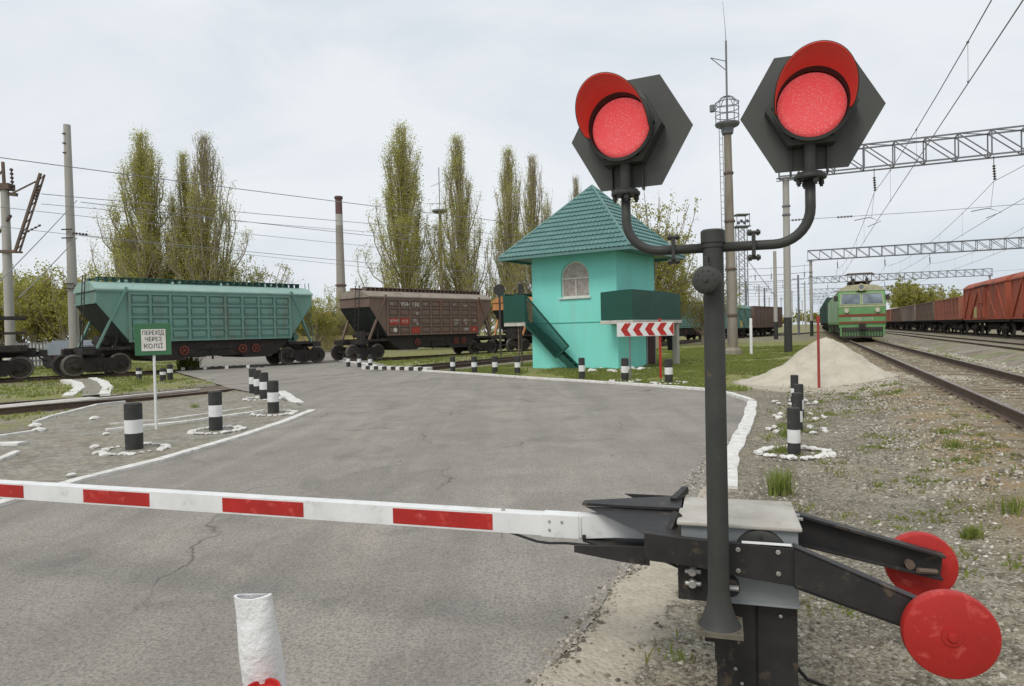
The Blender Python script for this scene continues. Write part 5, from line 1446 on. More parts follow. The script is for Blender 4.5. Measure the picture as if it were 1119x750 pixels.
def boxcar(label, mat, L=13.8, group=None):
    root = thing('covered_goods_wagon', label, 'railway wagon', group=group)
    hl, hw, h0, h1 = L / 2, 1.40, 1.22, 3.85
    mb = MB(); mb.box((-hl, -hw, h0), (hl, hw, h1))
    for k in range(int(L / .28)):                                     # plank joints
        x = -hl + .14 + k * .28
        for sy in (-1, 1): mb.box((x - .125, min(sy * hw, sy * (hw + .012)), h0 + .06), (x + .125, max(sy * hw, sy * (hw + .012)), h1 - .02))
    for sy in (-1, 1):
        def bb(a, b, w=.11): mb.bar((a[0], sy * (hw + .045), a[1]), (b[0], sy * (hw + .045), b[1]), w, None, .08)
        for x in (-hl + .06, -hl * .62, -1.15, 1.15, hl * .62, hl - .06): bb((x, h0), (x, h1))
        bb((-hl, h0 + .05), (hl, h0 + .05), .12); bb((-hl, h1 - .05), (hl, h1 - .05), .10)
        for s in (-1, 1):
            bb((s * hl * .62, h0 + .1), (s * 1.15, h1 - .1)); bb((s * hl * .62, h1 - .1), (s * hl * .97, h0 + .1))
    mb.build('body', mat, root)
    mb = MB(); mb.prism([(-1.52, h1 - .02), (-1.47, h1 + .10), (-1.1, h1 + .38), (-.55, h1 + .53), (0, h1 + .57), (.55, h1 + .53), (1.1, h1 + .38), (1.47, h1 + .10), (1.52, h1 - .02)], -hl - .08, hl + .08, 'x')
    mb.build('roof', mat, root, smooth=35)
    for sy in (-1, 1):
        mb = MB(); y0, y1 = sy * (hw + .09), sy * (hw + .13); y0, y1 = min(y0, y1), max(y0, y1)
        mb.box((-1.05, y0, h0 + .12), (1.05, y1, h1 - .12))
        ys = y1 if sy > 0 else y0
        for a, b in (((-1.0, h0 + .2), (1.0, h1 - .2)), ((-1.0, h1 - .2), (-.0, h0 + .2)), ((-1.0, h0 + 1.3), (1.0, h0 + 1.3)), ((-1.0, h0 + .2), (-1.0, h1 - .2)), ((1.0, h0 + .2), (1.0, h1 - .2))): mb.bar((a[0], ys, a[1]), (b[0], ys, b[1]), .09, None, .06)
        d = mb.build('door', mat, root)
        mb = MB(); mb.box((-2.3, min(ys, ys * 1.02), h1 - .06), (2.3, max(ys, ys * 1.02), h1 + .02)); mb.build('door_rail', M['undergear'], d)
        mb = MB(); mb.box((2.2, min(sy * (hw + .014), sy * (hw + .02)), h0 + .15), (3.2, max(sy * (hw + .014), sy * (hw + .02)), h0 + 1.05)); mb.build('pale_patch', M['yellow'], root)
    mb = MB(); mb.box((-hl - .3, -.3, .9), (hl + .3, .3, 1.2)); mb.box((-hl, -1.4, 1.05), (hl, -1.25, 1.22)); mb.box((-hl, 1.25, 1.05), (hl, 1.4, 1.22)); mb.box((-2, -.8, .45), (1.5, .8, .9)); mb.tube([(-3, 1.0, .7), (3, 1.0, .7)], .03, 6); mb.build('underframe', M['undergear'], root)
    bogies(root, hl - 2.2); couplers(root, hl + .3); return root
put_on(gondola('grey gondola wagon hidden behind the turquoise booth', M['greywagon'], group='gondolas of the left-hand train'), dB + PIT * 3)
put_on(boxcar('dark teal covered wagon behind the mast with the round platform', M['teal'], 12.6), dB + PIT * 5 - 1.4)
put_on(gondola('brown gondola wagon at the far end of the left-hand train', M['brown'], 13.0, 1.3, 4.2, 'gondolas of the left-hand train'), dB + PIT * 6 - 1.6)
put_on(gondola('dark flat end of a wagon cut by the left edge of the picture', M['undergear'], 12.6, 1.25, 1.40, None, 5.1), dB - PIT + .3)

# right-hand goods train on the third track
HD = math.pi / 2 - TH
def put_sp(root, s, p, z=ZR, flip=False):
    v = SP(s, p, z); root.location = v; root.rotation_euler = (0, 0, HD + (math.pi if flip else 0)); return root
s0 = 69.6
put_sp(boxcar('tall red covered goods wagon with a braced sliding door at the right edge', M['redbrown'], 13.8, 'covered wagons of the right-hand train'), s0 - 7.0, THIRD_P)
put_sp(boxcar('red covered goods wagon in the right-hand train beyond the picture edge', M['redbrown'], 13.8, 'covered wagons of the right-hand train'), s0 - 22.2, THIRD_P)
GR = 'open gondolas of the right-hand train'
gl = [('redbrown-orange gondola coupled directly to the tall covered wagon', M['rustwagon'], None), ('dull brown gondola second from the tall covered wagon', M['brown'], None), ('grey-brown gondola third from the tall covered wagon', M['greywagon'], None),
      ('brown gondola fourth from the tall covered wagon', M['brown'], None), ('gondola with a pale heaped load beside the locomotive', M['rustwagon'], M['sand'])]
s = s0 + 1.3
for i, (lb, mt, cv_) in enumerate(gl):
    put_sp(gondola(lb, mt, 12.8, 1.35, 3.30, GR, 4.3, cv_), s + 6.6, THIRD_P); s += 14.2
for i in range(2):
    put_sp(gondola(('far gondola behind the locomotive in the right-hand train', 'last visible gondola of the right-hand train')[i], M['brown'], 12.8, 1.35, 3.3, GR), s + 6.6, THIRD_P); s += 14.2

# ------------------------------------------------------------------ electric locomotive
def locomotive(label, front=True):
    root = thing('electric_locomotive', label, 'locomotive')
    # local x = back along the track, front face at x = 0, z = 0 at the rail head
    L = 15.6; mb = MB(); hw = 1.55
    def ring(x, zf, ins=0.0):
        o = [(-hw + ins, 1.15), (-hw + ins, 3.05), (-hw + .05 + ins, 3.30), (hw - .05 - ins, 3.30), (hw - ins, 3.05), (hw - ins, 1.15)]
        return [(x, y, z) for y, z in o]
    # front shell: lower nose upright, windscreen band raked back
    ys = (-hw + .12, hw - .12)
    body = [(.0, 1.0), (0, 2.22), (.10, 2.30), (.42, 3.18), (.62, 3.30), (L, 3.30), (L, 1.0)]
    mb.prism(body, -hw, hw, 'y'); hull = mb.build('body', M['loco_green'], root, bevel=.10)
    mb = MB()
    for sy in (-1, 1):
        y = sy * (hw + .004); mb.box((1.9, min(y, y + sy * .01), 1.25), (L - .3, max(y, y + sy * .01), 3.15))
        for k in range(9): x = 2.4 + 1.4 * k; mb.box((x - .04, min(y, y + sy * .03), 1.2), (x + .04, max(y, y + sy * .03), 3.2))
    mb.build('side_panel', M['loco_side'], hull)
    mb = MB(); mb.prism([(-hw + .0, 3.27), (-hw + .15, 3.46), (-.9, 3.66), (0, 3.72), (.9, 3.66), (hw - .15, 3.46), (hw, 3.27)], .50, L, 'x'); mb.build('roof', M['cream'], root, smooth=35)
    def rake(z, off=.0):                                               # x on the windscreen plane
        return .10 + (z - 2.30) * (.32 / .88) - off
    for sy in (-1, 1):
        y0, y1 = sy * .09, sy * 1.36
        mb = MB(); mb.add([(rake(2.40, .006), y0, 2.40), (rake(2.40, .006), y1, 2.40), (rake(3.06, .006), y1 - sy * .08, 3.06), (rake(3.06, .006), y0, 3.06)], [(0, 1, 2, 3)]); wn = mb.build('windscreen', M['cabglass'], hull)
        mb = MB(); pts = [(rake(2.37, .012), y0 - sy * .03, 2.37), (rake(2.37, .012), y1 + sy * .03, 2.37), (rake(3.09, .012), y1 - sy * .05, 3.09), (rake(3.09, .012), y0 - sy * .03, 3.09)]
        for a, b in zip(pts, pts[1:] + pts[:1]): mb.bar(a, b, .05, None, .04)
        mb.build('frame', M['cream'], wn)
        mb = MB(); T = Matrix.Translation((-.0, sy * 1.0, 1.98)) @ Matrix.Rotation(R(-90), 4, 'Y'); mb.lathe([(0, .10), (.10, .10), (.13, .12), (.17, .12), (.18, .0)], 20, T); q = mb.build('buffer_light', M['cream'], hull, smooth=35)
        mb = MB(); mb.lathe([(0, .115), (.06, .112), (.105, .103)], 16, T); mb.build('light_glass', M['letter_white'], q, smooth=True)
        mb = MB(); mb.box((.55, min(sy * hw, sy * (hw + .28)), 2.62), (.62, max(sy * hw, sy * (hw + .28)), 2.98)) ; mb.build('mirror', M['loco_dark'], hull)
        mb = MB(); mb.add([(.75, sy * (hw + .004), 2.35), (1.45, sy * (hw + .004), 2.35), (1.45, sy * (hw + .004), 3.0), (.75, sy * (hw + .004), 3.0)], [(0, 1, 2, 3)]); mb.build('side_window', M['cabglass'], hull)
    mb = MB(); T = Matrix.Translation((.45, 0, 3.50)) @ Matrix.Rotation(R(-90), 4, 'Y'); mb.lathe([(0, .22), (.13, .22), (.16, .26), (.24, .26), (.26, .1), (.26, -.3)], 24, T); mb.box((.3, -.34, 3.28), (1.0, .34, 3.62)); hl_ = mb.build('headlight', M['cream'], root, smooth=35)
    mb = MB(); mb.lathe([(0, .235), (.10, .232), (.14, .225)], 20, T); mb.build('light_glass', M['cabglass'], hl_, smooth=True)
    for nm, z0, z1, mt in (('stripe', 1.55, 1.72, M['loco_red']), ('stripe', 1.10, 1.22, M['loco_red']), ('belt_moulding', 2.20, 2.30, M['cream'])):
        mb = MB(); mb.box((-.018, -hw + .04, z0), (.05, hw - .04, z1)); mb.build(nm, mt, hull)
    if front: text('ВЛ80 1174', .30, M['letter_white'], hull, (-.012, 0, 1.38), (R(90), 0, R(-90)))
    mb = MB(); mb.box((.05, -1.5, .82), (.6, 1.5, 1.02)); mb.build('buffer_beam', M['loco_green'], root)
    mb = MB(); mb.box((-.25, -.2, .72), (.3, .2, 1.02)); mb.box((-.42, -.22, .70), (-.2, .2, 1.05)); mb.build('coupler', M['undergear'], root)
    mb = MB()
    for k in range(15): y = -1.28 + 2.56 * k / 14; mb.box((-.02, y - .03, .18), (.04, y + .03, .84), 0)
    mb.box((-.03, -1.32, .16), (.05, 1.32, .26)); mb.box((-.02, -1.36, .62), (.06, 1.36, .84))
    mb.build('pilot', M['loco_dark'], root)
    mb = MB(); mb.box((.07, -1.36, .2), (.12, 1.36, .84)); mb.box((-.03, -1.45, .25), (.07, -1.33, .84)); mb.box((-.03, 1.33, .25), (.07, 1.45, .84)); mb.build('skirt', M['loco_green'], root)
    mb = MB(); mb.box((.8, -1.35, .40), (L - .6, 1.35, 1.0)); mb.build('underframe', M['undergear'], root)
    for x in (3.6, 11.4):
        b = inst('bogie', BOGIE, root, (x, 0, .04))
        for wx in (-.925, .925):
            inst('wheel', WHEEL, b, (wx, -.8, .468)); inst('wheel', WHEEL, b, (wx, .8, .468), (0, 0, math.pi))
    mb = MB()
    for x in (2.6, 5.0, 7.2, 9.4, 12.0): mb.box((x, -.7, 3.64), (x + 1.2, .7, 3.95))
    for x in (1.4, 2.0, 6.5, 8.7): mb.tube([(x, .45, 3.6), (x, .45, 4.15)], .09, 8); mb.tube([(x, -.45, 3.6), (x, -.45, 4.15)], .09, 8)
    mb.tube([(1.2, .45, 4.15), (9, .45, 4.15)], .035, 6); mb.build('roof_equipment', M['loco_dark'], root)
    mb = MB()                                                        # folded pantograph
    for sy in (-.6, .6):
        mb.tube([(1.5, sy, 3.95), (3.1, sy * .8, 4.22), (1.6, sy * .9, 4.42)], .04, 6); mb.tube([(3.9, sy, 3.95), (2.5, sy * .8, 4.22), (3.6, sy * .9, 4.42)], .04, 6)
    mb.box((1.4, -.8, 3.93), (4.0, .8, 3.98)); mb.tube([(1.9, -1.0, 4.42), (1.9, -.8, 4.52), (1.9, .8, 4.52), (1.9, 1.0, 4.42)], .05, 6); mb.tube([(2.3, -1.0, 4.42), (2.3, -.8, 4.52), (2.3, .8, 4.52), (2.3, 1.0, 4.42)], .05, 6)
    mb.build('pantograph', M['rusty'], root)
    return root
SL = 53.0
lc = locomotive('green electric locomotive with two dark red stripes facing the camera on the main line'); put_sp(lc, SL, MAIN_P); lc.scale = (1, .96, 1.05)
l2 = locomotive('second section of the green locomotive, half hidden behind the first', False); put_sp(l2, SL + 16.4 + 15.6, MAIN_P, flip=True); l2.scale = (1, .96, 1.05)
s = SL + 33.4
for i in range(5):
    put_sp(gondola(('dark green wagon coupled behind the locomotive', 'second dark green wagon behind the locomotive', 'third dark green wagon behind the locomotive', 'fourth dark green wagon behind the locomotive', 'last dark green wagon behind the locomotive')[i], M['darkgreen'], 12.8, 1.35, 4.2, 'dark wagons behind the locomotive'), s + 6.8, MAIN_P); s += 14.2
# ------------------------------------------------------------------ poles, masts and gantries
def pole(px, py, y, htop, r0, r1, name, label, cat='pole', mat='concrete', black=0.0, group=None, lean=0.0):
    # y: distance ahead; the base is found under the photo's column at that distance
    b = at(px, py, y); z0 = gz(b.x, b.y) - .3
    root = thing(name, label, cat, (b.x, b.y, 0), 0, group)
    mb = MB(); mb.tube([(0, 0, z0), (lean * .5, 0, htop * .5), (lean, 0, htop)], [r0, (r0 + r1) / 2, r1], 16); mb.build('shaft', M[mat], root, smooth=40)
    if black:
        mb = MB(); mb.lathe([(r0 + .006, z0), (r0 + .004, black)], 20); mb.build('black_foot', M['black_paint'], root, smooth=True)
    return root, Vector((b.x, b.y, 0))
def insul(mb, a, b, r=.07, n=6):
    a, b = Vector(a), Vector(b)
    pts, rs = [], []
    for k in range(n):
        for u, rr in ((.1, .35), (.45, 1.0), (.55, 1.0), (.9, .35)):
            pts.append(a.lerp(b, (k + u) / n)); rs.append(r * rr)
    mb.tube(pts, rs, 8)
# tall mast with the round platform
tb = at(801, 388, 36.9); tb.z = 0
tw = thing('platform_mast', 'old tapering concrete mast with a round caged platform and whip antenna', 'mast', tb)
mb = MB(); mb.tube([(0, 0, -.3), (-.05, 0, 6), (-.1, 0, 12.3)], [.29, .24, .195], 18); mb.build('shaft', M['old_concrete'], tw, smooth=40)
mb = MB(); mb.lathe([(.55, -.3), (.5, .25), (.36, .4), (.3, .42)], 12); mb.build('footing', M['old_concrete'], tw)
mb = MB(); T = Matrix.Translation((-.1, 0, 12.3)); mb.lathe([(.25, -.35), (.30, -.3), (.34, 0), (.60, .12), (.65, .20), (.65, .26), (0, .26)], 20, T)
for zz in (.65, 1.05, 1.35): mb.tube([(-.1 + .62 * math.cos(a_ * math.pi / 10), .62 * math.sin(a_ * math.pi / 10), 12.3 + zz) for a_ in range(21)], .022, 6)
for k in range(10):
    a = 2 * math.pi * k / 10; c, s_ = math.cos(a), math.sin(a)
    mb.tube([(-.1 + .62 * c, .62 * s_, 12.5), (-.1 + .62 * c, .62 * s_, 13.6), (-.1 + .3 * c, .3 * s_, 13.95), (-.1, 0, 14.05)], .020, 6)
mb.tube([(-.9, 0, 13.2), (-.9, 0, 13.55)], .14, 10); mb.build('platform', M['galv'], tw, smooth=35)
mb = MB(); mb.tube([(-.1, 0, 12.3), (-.1, 0, 17.0)], .055, 8); mb.tube([(-.1, 0, 17), (-.14, 0, 17.9), (-.24, 0, 19.1)], [.018, .012, .008], 6)
mb.tube([(-.1, 0, 15.9), (-.95, 0, 16.1)], .022, 6); mb.tube([(-.1, 0, 15.4), (-.95, 0, 16.1)], .022, 6); mb.build('antenna', M['galv'], tw)
mb = MB()
for xx in (-.52, -.34): mb.tube([(xx - .0, -.28, .6), (xx - .1, -.22, 12.4)], .018, 6)
for k in range(34): z = .8 + k * .34; mb.tube([(-.52 - .1 * z / 12, -.28, z), (-.34 - .1 * z / 12, -.28, z)], .012, 5)
mb.build('ladder', M['galv'], tw)
for z in (2.1, 4.6, 7.2, 9.8):
    mb = MB(); mb.lathe([(.335 - .008 * z, z), (.345 - .008 * z, z + .03), (.345 - .008 * z, z + .1), (.335 - .008 * z, z + .13)], 18, Matrix.Translation((-.05 * z / 6, 0, 0)))
    mb.build('steel_band', M['rusty'], tw, smooth=True)

def truss(mb, L, h, wdt, n, w=.07):
    # box truss along local x from 0 to L, bottom at z = 0
    for yy in (-wdt / 2, wdt / 2):
        for zz in (0, h): mb.bar((0, yy, zz), (L, yy, zz), w)
        for k in range(n + 1): x = L * k / n; mb.bar((x, yy, 0), (x, yy, h), w * .8)
        for k in range(n):
            a, b = L * k / n, L * (k + 1) / n; mb.bar((a, yy, h), (b, yy, 0), w * .7)
    for k in range(0, n + 1): x = L * k / n; mb.bar((x, -wdt / 2, 0), (x, wdt / 2, 0), w * .6); mb.bar((x, -wdt / 2, h), (x, wdt / 2, h), w * .6)
    for k in range(n):
        a, b = L * k / n, L * (k + 1) / n; mb.bar((a, -wdt / 2, h), (b, wdt / 2, h), w * .5)
GL = 31.0
def gantry(s, label, first=False, zb=10.0, h=1.25, n=22, pole_p=1.2):
    q = SP(s, pole_p)
    root = thing('portal_gantry', label, 'catenary gantry', (q.x, q.y, 0), math.atan2(-TP.y, -TP.x), 'catenary gantries over the main line')
    mb = MB(Matrix.Translation((-.35, 0, zb))); truss(mb, GL + .7, h, .9, n, .075 if first else .085); mb.build('truss_beam', M['galv'], root)
    z0 = -.4
    for k, x in enumerate((0, GL)):
        mb = MB(); mb.tube([(x, 0, z0), (x, 0, zb)], [.21, .175], 16); pt = mb.build('post', M['concrete'], root, smooth=40)
        mb = MB(); mb.lathe([(.216, z0), (.214, 2.0 if k == 0 else 1.6)], 18, Matrix.Translation((x, 0, 0))); mb.build('black_foot', M['black_paint'], pt, smooth=True)
        mb = MB()
        for zz in (zb - 2.2, zb - 1.7): mb.lathe([(.18, zz), (.23, zz + .02), (.23, zz + .10), (.18, zz + .12)], 16, Matrix.Translation((x, 0, 0)))
        mb.bar((x - .5, -.15, zb - .05), (x + .45, -.15, zb - .05), .07); mb.bar((x - .5, -.15, zb - .2), (x + .45, -.15, zb - .2), .05); mb.build('bracket', M['galv'], pt)
    for p in (MAIN_P, SECOND_P, THIRD_P):
        x = pole_p - p
        mb = MB(); mb.tube([(x, 0, zb), (x, 0, zb - .45)], .02, 6); insul(mb, (x, 0, zb - .45), (x + .04, .0, zb - 1.25), .085, 6); mb.build('insulator', M['insulator'], root)
        mb = MB(); mb.tube([(x - 1.0, 0, 7.25), (x - .25, 0, 7.35), (x + .3, 0, 7.1), (x - .35, 0, 6.85)], .022, 6); mb.tube([(x, 0, zb - 1.25), (x - .15, 0, 7.34)], .008, 4); mb.build('steady_arm', M['insulator'], root)
    mb = MB(); mb.tube([(0, 0, 7.55), (7, 0, 7.42), (14, 0, 7.42), (22, 0, 7.45), (GL, 0, 7.55)], .014, 5)
    insul(mb, (.25, 0, 7.54), (1.1, 0, 7.53), .07, 5); insul(mb, (2.6, 0, 7.5), (3.4, 0, 7.49), .07, 5); mb.build('cross_wire', M['wire'], root)
    return root
GS = [42, 98, 154, 208, 262, 318]
for i, s in enumerate(GS):
    gantry(s, ('nearest catenary gantry, its truss passing behind the right signal head', 'second catenary gantry just above the locomotive', 'third catenary gantry behind the locomotive roof', 'fourth catenary gantry along the main line', 'fifth catenary gantry along the main line', 'farthest catenary gantry down the main line')[i], i == 0, pole_p=1.2 if i == 0 else -.1)
# contact lines along the three right-hand tracks
def sag(a, b, d, n=14):
    a, b = Vector(a), Vector(b)
    return [a.lerp(b, t / n) + Vector((0, 0, -4 * d * (t / n) * (1 - t / n))) for t in range(n + 1)]
def contact_line(p, label, r=.013):
    root = thing('contact_line', label, 'overhead line', (0, 0, 0), 0, 'contact lines over the right-hand tracks')
    ss = [GS[0] - 56] + GS; mb = MB(); mc = MB()
    for a, b in zip(ss, ss[1:]):
        za, zb_ = 8.7, 8.7
        top = sag(SP(a, p, za), SP(b, p, zb_), .95); mb.tube(top, r, 5, caps=False)
        mc.tube([SP(a, p, 6.95), SP((a + b) / 2, p, 6.85), SP(b, p, 6.95)], r, 5, caps=False)
        for k in range(1, 7 if a < 95 else 1):
            md = MB(); t = k / 7; q = SP(a + (b - a) * t, p); zt = 8.7 - 4 * .95 * t * (1 - t); md.tube([(q.x, q.y, zt), (q.x, q.y, 6.9)], .006, 4, caps=False); md.ball((q.x, q.y, zt), .035, 0, 1); md.ball((q.x, q.y, 6.9), .03, 0, 1); md.build('dropper', M['wire'], root)
    mb.build('messenger_wire', M['wire'], root); mc.build('contact_wire', M['wire'], root)
contact_line(MAIN_P, 'contact line with droppers above the main line'); contact_line(SECOND_P, 'contact line with droppers above the second track'); contact_line(THIRD_P, 'contact line with droppers above the red goods wagons')
# other right-hand poles and masts
pole(848, 370, 74, 9.6, .22, .17, 'concrete_pole', 'slimmer concrete pole with a black foot between the gantry post and the caged mast', 'pole', black=1.9)
r_, b_ = pole(812, 366, 120, 19.0, .01, .01, 'floodlight_tower', 'thin lattice floodlight tower with a boxed lamp head beside the caged mast', 'light tower', 'galv')
mb = MB()
for sx in (-.75, .75):
    for sy in (-.75, .75): mb.bar((sx, sy, -1), (sx, sy, 19), .13)
for k in range(14):
    z = k * 1.36
    for sy in (-.75, .75): mb.bar((-.75, sy, z), (.75, sy, z + 1.36), .07); mb.bar((.75, sy, z), (-.75, sy, z + 1.36), .07)
mb.build('lattice', M['galv'], r_)
mb = MB(); mb.box((-1.3, -1.2, 18.9), (1.3, 1.2, 19.1)); mb.box((-1.2, -1.2, 21.0), (1.2, 1.2, 21.15))
for sx in (-1.1, 1.1): mb.box((sx - .05, -1.1, 19.1), (sx + .05, -1.0, 21)); mb.box((sx - .05, 1.0, 19.1), (sx + .05, 1.1, 21))
for k in range(4): mb.tube([(-.8 + .53 * k, -1.05, 19.5 + .3 * (k % 2)), (-.8 + .53 * k, -.7, 19.7 + .3 * (k % 2))], .26, 10)
mb.build('lamp_head', M['galv'], r_)
FAR = [(816, 110, 8.8, 'dark'), (830, 150, 10.5, 'grey'), (836, 120, 8.2, 'dark'), (873, 105, 9.2, 'dark'), (880, 150, 11.0, 'grey'), (803, 170, 16, 'grey'), (866, 210, 12, 'grey'), (854, 260, 12, 'grey'), (841, 230, 11, 'grey'), (877, 300, 12, 'grey')]
for i, (px, y, h, c) in enumerate(FAR):
    rt, bb = pole(px, 360, y, h, .17, .13, 'yard_pole', ('far yard pole of dark steel seen between the caged mast and the locomotive', 'far pale yard pole seen between the caged mast and the locomotive')[c == 'grey'], 'pole', 'galv' if c == 'dark' else 'concrete', 0, ('far dark yard poles', 'far pale yard poles')[c == 'grey'])
    mb = MB(); mb.bar((-.9, 0, h - .6), (.9, 0, h - .6), .09); mb.build('cross_arm', M['galv'], rt)
# yard cross beams and wires between the left-hand poles
for i, (pxa, pxb, y, z) in enumerate([(800, 889, 92, 8.4), (812, 866, 130, 8.6), (802, 880, 150, 10.2), (800, 889, 190, 10.6), (806, 905, 240, 10.8)]):
    a, b = at(pxa, 350, y), at(pxb, 350, y * .96); mb = MB()
    for dz, rr in ((0, .035), (.9, .03), (-.8, .025)): mb.tube(sag((a.x - 4, a.y, z + dz), (b.x, b.y, z + dz), .25), rr, 5, caps=False)
    for k in range(5): q = a.lerp(b, (k + .5) / 5); mb.tube([(q.x, q.y, z + .9), (q.x, q.y, z - .9)], .02, 4); insul(mb, (q.x, q.y, z - .05), (q.x, q.y, z - .75), .10, 4)
    tag(mb.build('cross_span', M['wire']), ('span wires from the caged mast to the second gantry', 'short span wires behind the slim white post', 'high span wires behind the floodlight tower', 'distant span wires over the yard', 'farthest span wires over the yard')[i], 'span wire', 'span wires over the yard')
# diagonal stay by the slim pole
a, b = at(815, 282, 70), at(848, 325, 74); mb = MB(); mb.tube([a, b], .03, 5); tag(mb.build('stay_wire', M['wire']), 'slanting stay wire running down to the slimmer concrete pole', 'stay wire')
# -------------------------------- left poles
bp_ = at(80, 380, 36)
lp, lpb = pole(81.5, 380, 36, 13.0, .27, .17, 'concrete_pole', 'tall bare concrete pole rising behind the left end of the teal wagon', 'pole')
mb = MB()
for z in (7.45, 7.0, 4.6, 4.35): mb.bar((-.28, -.3, z), (.28, -.3, z), .06); 
insul(mb, (.25, -.3, 7.25), (1.1, -.3, 7.15), .07, 5); insul(mb, (.25, -.3, 4.5), (.9, -.3, 4.45), .07, 5); mb.tube([(.3, -.3, 4.5), (1.0, -.5, 3.6)], .03, 6); mb.ball((1.05, -.5, 3.5), .17, 0, 1)
mb.tube([(.35, -.3, 4.4), (.35, -.3, 1.9)], .012, 4); mb.tube([(.6, -.3, 4.3), (.6, -.3, 1.9)], .012, 4)
for k in range(3): mb.bar((-.16, -.16, 11.5 + .5 * k), (.02, -.19, 11.5 + .5 * k), .06)
mb.build('fittings', M['insulator'], lp)
lq, lqb = pole(11.5, 380, 34, 9.35, .235, .18, 'catenary_pole', 'concrete catenary pole with a slanting rusty bracket frame at the left edge', 'catenary pole')
mb = MB()
mb.bar((-.02, 0, 9.3), (-.05, 0, 10.6), .11); mb.box((-.55, -.25, 9.2), (.35, .25, 9.5)); mb.bar((-1.2, 0, 9.0), (-.05, 0, 10.2), .07)
mb.bar((-.9, -.2, 6.15), (.62, -.2, 6.10), .13); mb.bar((-.9, .2, 6.15), (.62, .2, 6.10), .09)
mb.bar((.55, -.2, 6.1), (1.95, -.2, 9.95), .11); mb.bar((.55, .1, 6.1), (1.95, .1, 9.95), .07)
for k in range(9):
    t = k / 9; mb.bar((.55 + 1.4 * t, -.2, 6.1 + 3.85 * t), (.55 + 1.4 * (t + .11), .1, 6.1 + 3.85 * (t + .11)), .04)
mb.bar((.2, 0, 8.95), (1.72, -.2, 9.55), .06); mb.bar((.2, 0, 9.0), (.6, 0, 8.95), .16); mb.bar((-.5, 0, 6.9), (.30, -.1, 7.85), .09); mb.bar((-.5, 0, 5.9), (-.45, 0, 7.3), .05)
mb.build('bracket', M['rusty'], lq)
for q_ in (((.36, 0, 10.3), (.40, 0, 9.1), .09, 6), ((1.85, -.2, 9.4), (1.65, -.2, 8.6), .08, 5), ((.95, -.2, 6.95), (1.9, -.2, 7.4), .06, 5), ((.1, -.1, 7.6), (.35, -.1, 7.95), .09, 3)):
    mb = MB(); insul(mb, *q_); mb.build('insulator', M['insulator'], lq)
mb = MB(); mb.lathe([(.30, -.4), (.29, .9), (.25, 1.0)], 14); mb.build('footing', M['limewash'], lq)
# distant guyed antenna behind the poplars
ar, ab = pole(484, 370, 78, 15.5, .24, .16, 'antenna_mast', 'thin concrete antenna mast standing between the two central poplars', 'mast', 'old_concrete')
mb = MB(); mb.tube([(0, 0, 15.5), (0, 0, 20.5)], .05, 6); mb.lathe([(.25, 15.2), (.9, 15.4), (.9, 15.6), (0, 15.6)], 12); mb.tube([(-1.0, 0, 18.3), (.4, 0, 18.9)], .025, 5); mb.tube([(-1.3, 0, 16.4), (.8, 0, 16.3)], .03, 5); mb.build('antenna', M['galv'], ar)
# brick chimney
cb = at(374, 365, 150); cb.z = 0
ch = thing('factory_chimney', 'tall factory chimney with dark red and white bands at its top', 'chimney', cb)
mb = MB(); mb.lathe([(1.75, -1), (1.30, 11.6)], 24); mb.lathe([(1.30, 11.6), (1.22, 12), (1.05, 20.2)], 24); mb.build('shaft', M['chim_a'], ch, smooth=40)
for z0, z1, mt in ((20.2, 25.6, 'chim_a'), (25.6, 28.1, 'chim_white'), (28.1, 29.4, 'chim_red'), (29.4, 31.6, 'chim_red')):
    mb = MB(); mb.lathe([(1.05 - (z0 - 20.2) * .012, z0), (1.05 - (z1 - 20.2) * .012, z1)], 24); mb.build('band' if mt != 'chim_a' else 'upper_shaft', M[mt], ch, smooth=True)
mb = MB(); mb.lathe([(.95, 31.4), (1.15, 31.6), (1.15, 32.0), (.9, 32.1), (.9, 31)], 24); mb.lathe([(1.3, 12.2), (1.55, 12.3), (1.55, 12.6), (1.25, 12.7)], 24); mb.build('collar', M['chim_red'], ch, smooth=30)
ch.scale = (.80, .80, 1)
# -------------------------------- wires across the left sky
def span(name, a, b, d, r, label, grp=None, ext=True):
    mb = MB(); mb.tube(sag(a, b, d, 24), r, 5, caps=False); o = mb.build(name, M['wire'], smooth=True)
    return tag(o, label, 'overhead wire', grp)
def PXW(px, py, y): return at(px, py, y)
LW = [((-40, 167), (760, 264), .25, 26, 72, .019, 'topmost wire sweeping down across the left sky over the poplars'),
      ((45, 212), (720, 268), .2, 34, 80, .018, 'second wire across the left sky, starting at the bracket frame'),
      ((45, 223), (720, 276), .2, 34, 80, .014, 'third thin wire across the left sky'),
      ((88, 221), (720, 288), .25, 36, 82, .019, 'wire leaving the upper insulator of the tall bare pole'),
      ((-40, 222), (720, 296), .3, 30, 82, .013, 'faint wire below the upper insulator wire in the left sky'),
      ((88, 257), (720, 312), .25, 36, 84, .017, 'wire leaving the lower insulator of the tall bare pole'),
      ((-40, 243), (700, 320), .25, 30, 84, .012, 'lowest faint wire across the left sky')]
for (a, b, d, ya, yb, r, lb) in LW: span('overhead_wire', PXW(*a, ya), PXW(*b, yb), d, r, lb, 'wires across the left sky')
span('guy_wire', at(84, 219, 35.7), at(-5, 312, 27), .05, .020, 'guy wire slanting from the upper fitting of the tall bare pole to the left'); span('guy_wire', at(84, 260, 35.7), at(20, 326, 28), .05, .022, 'lower guy wire slanting from the tall bare pole')

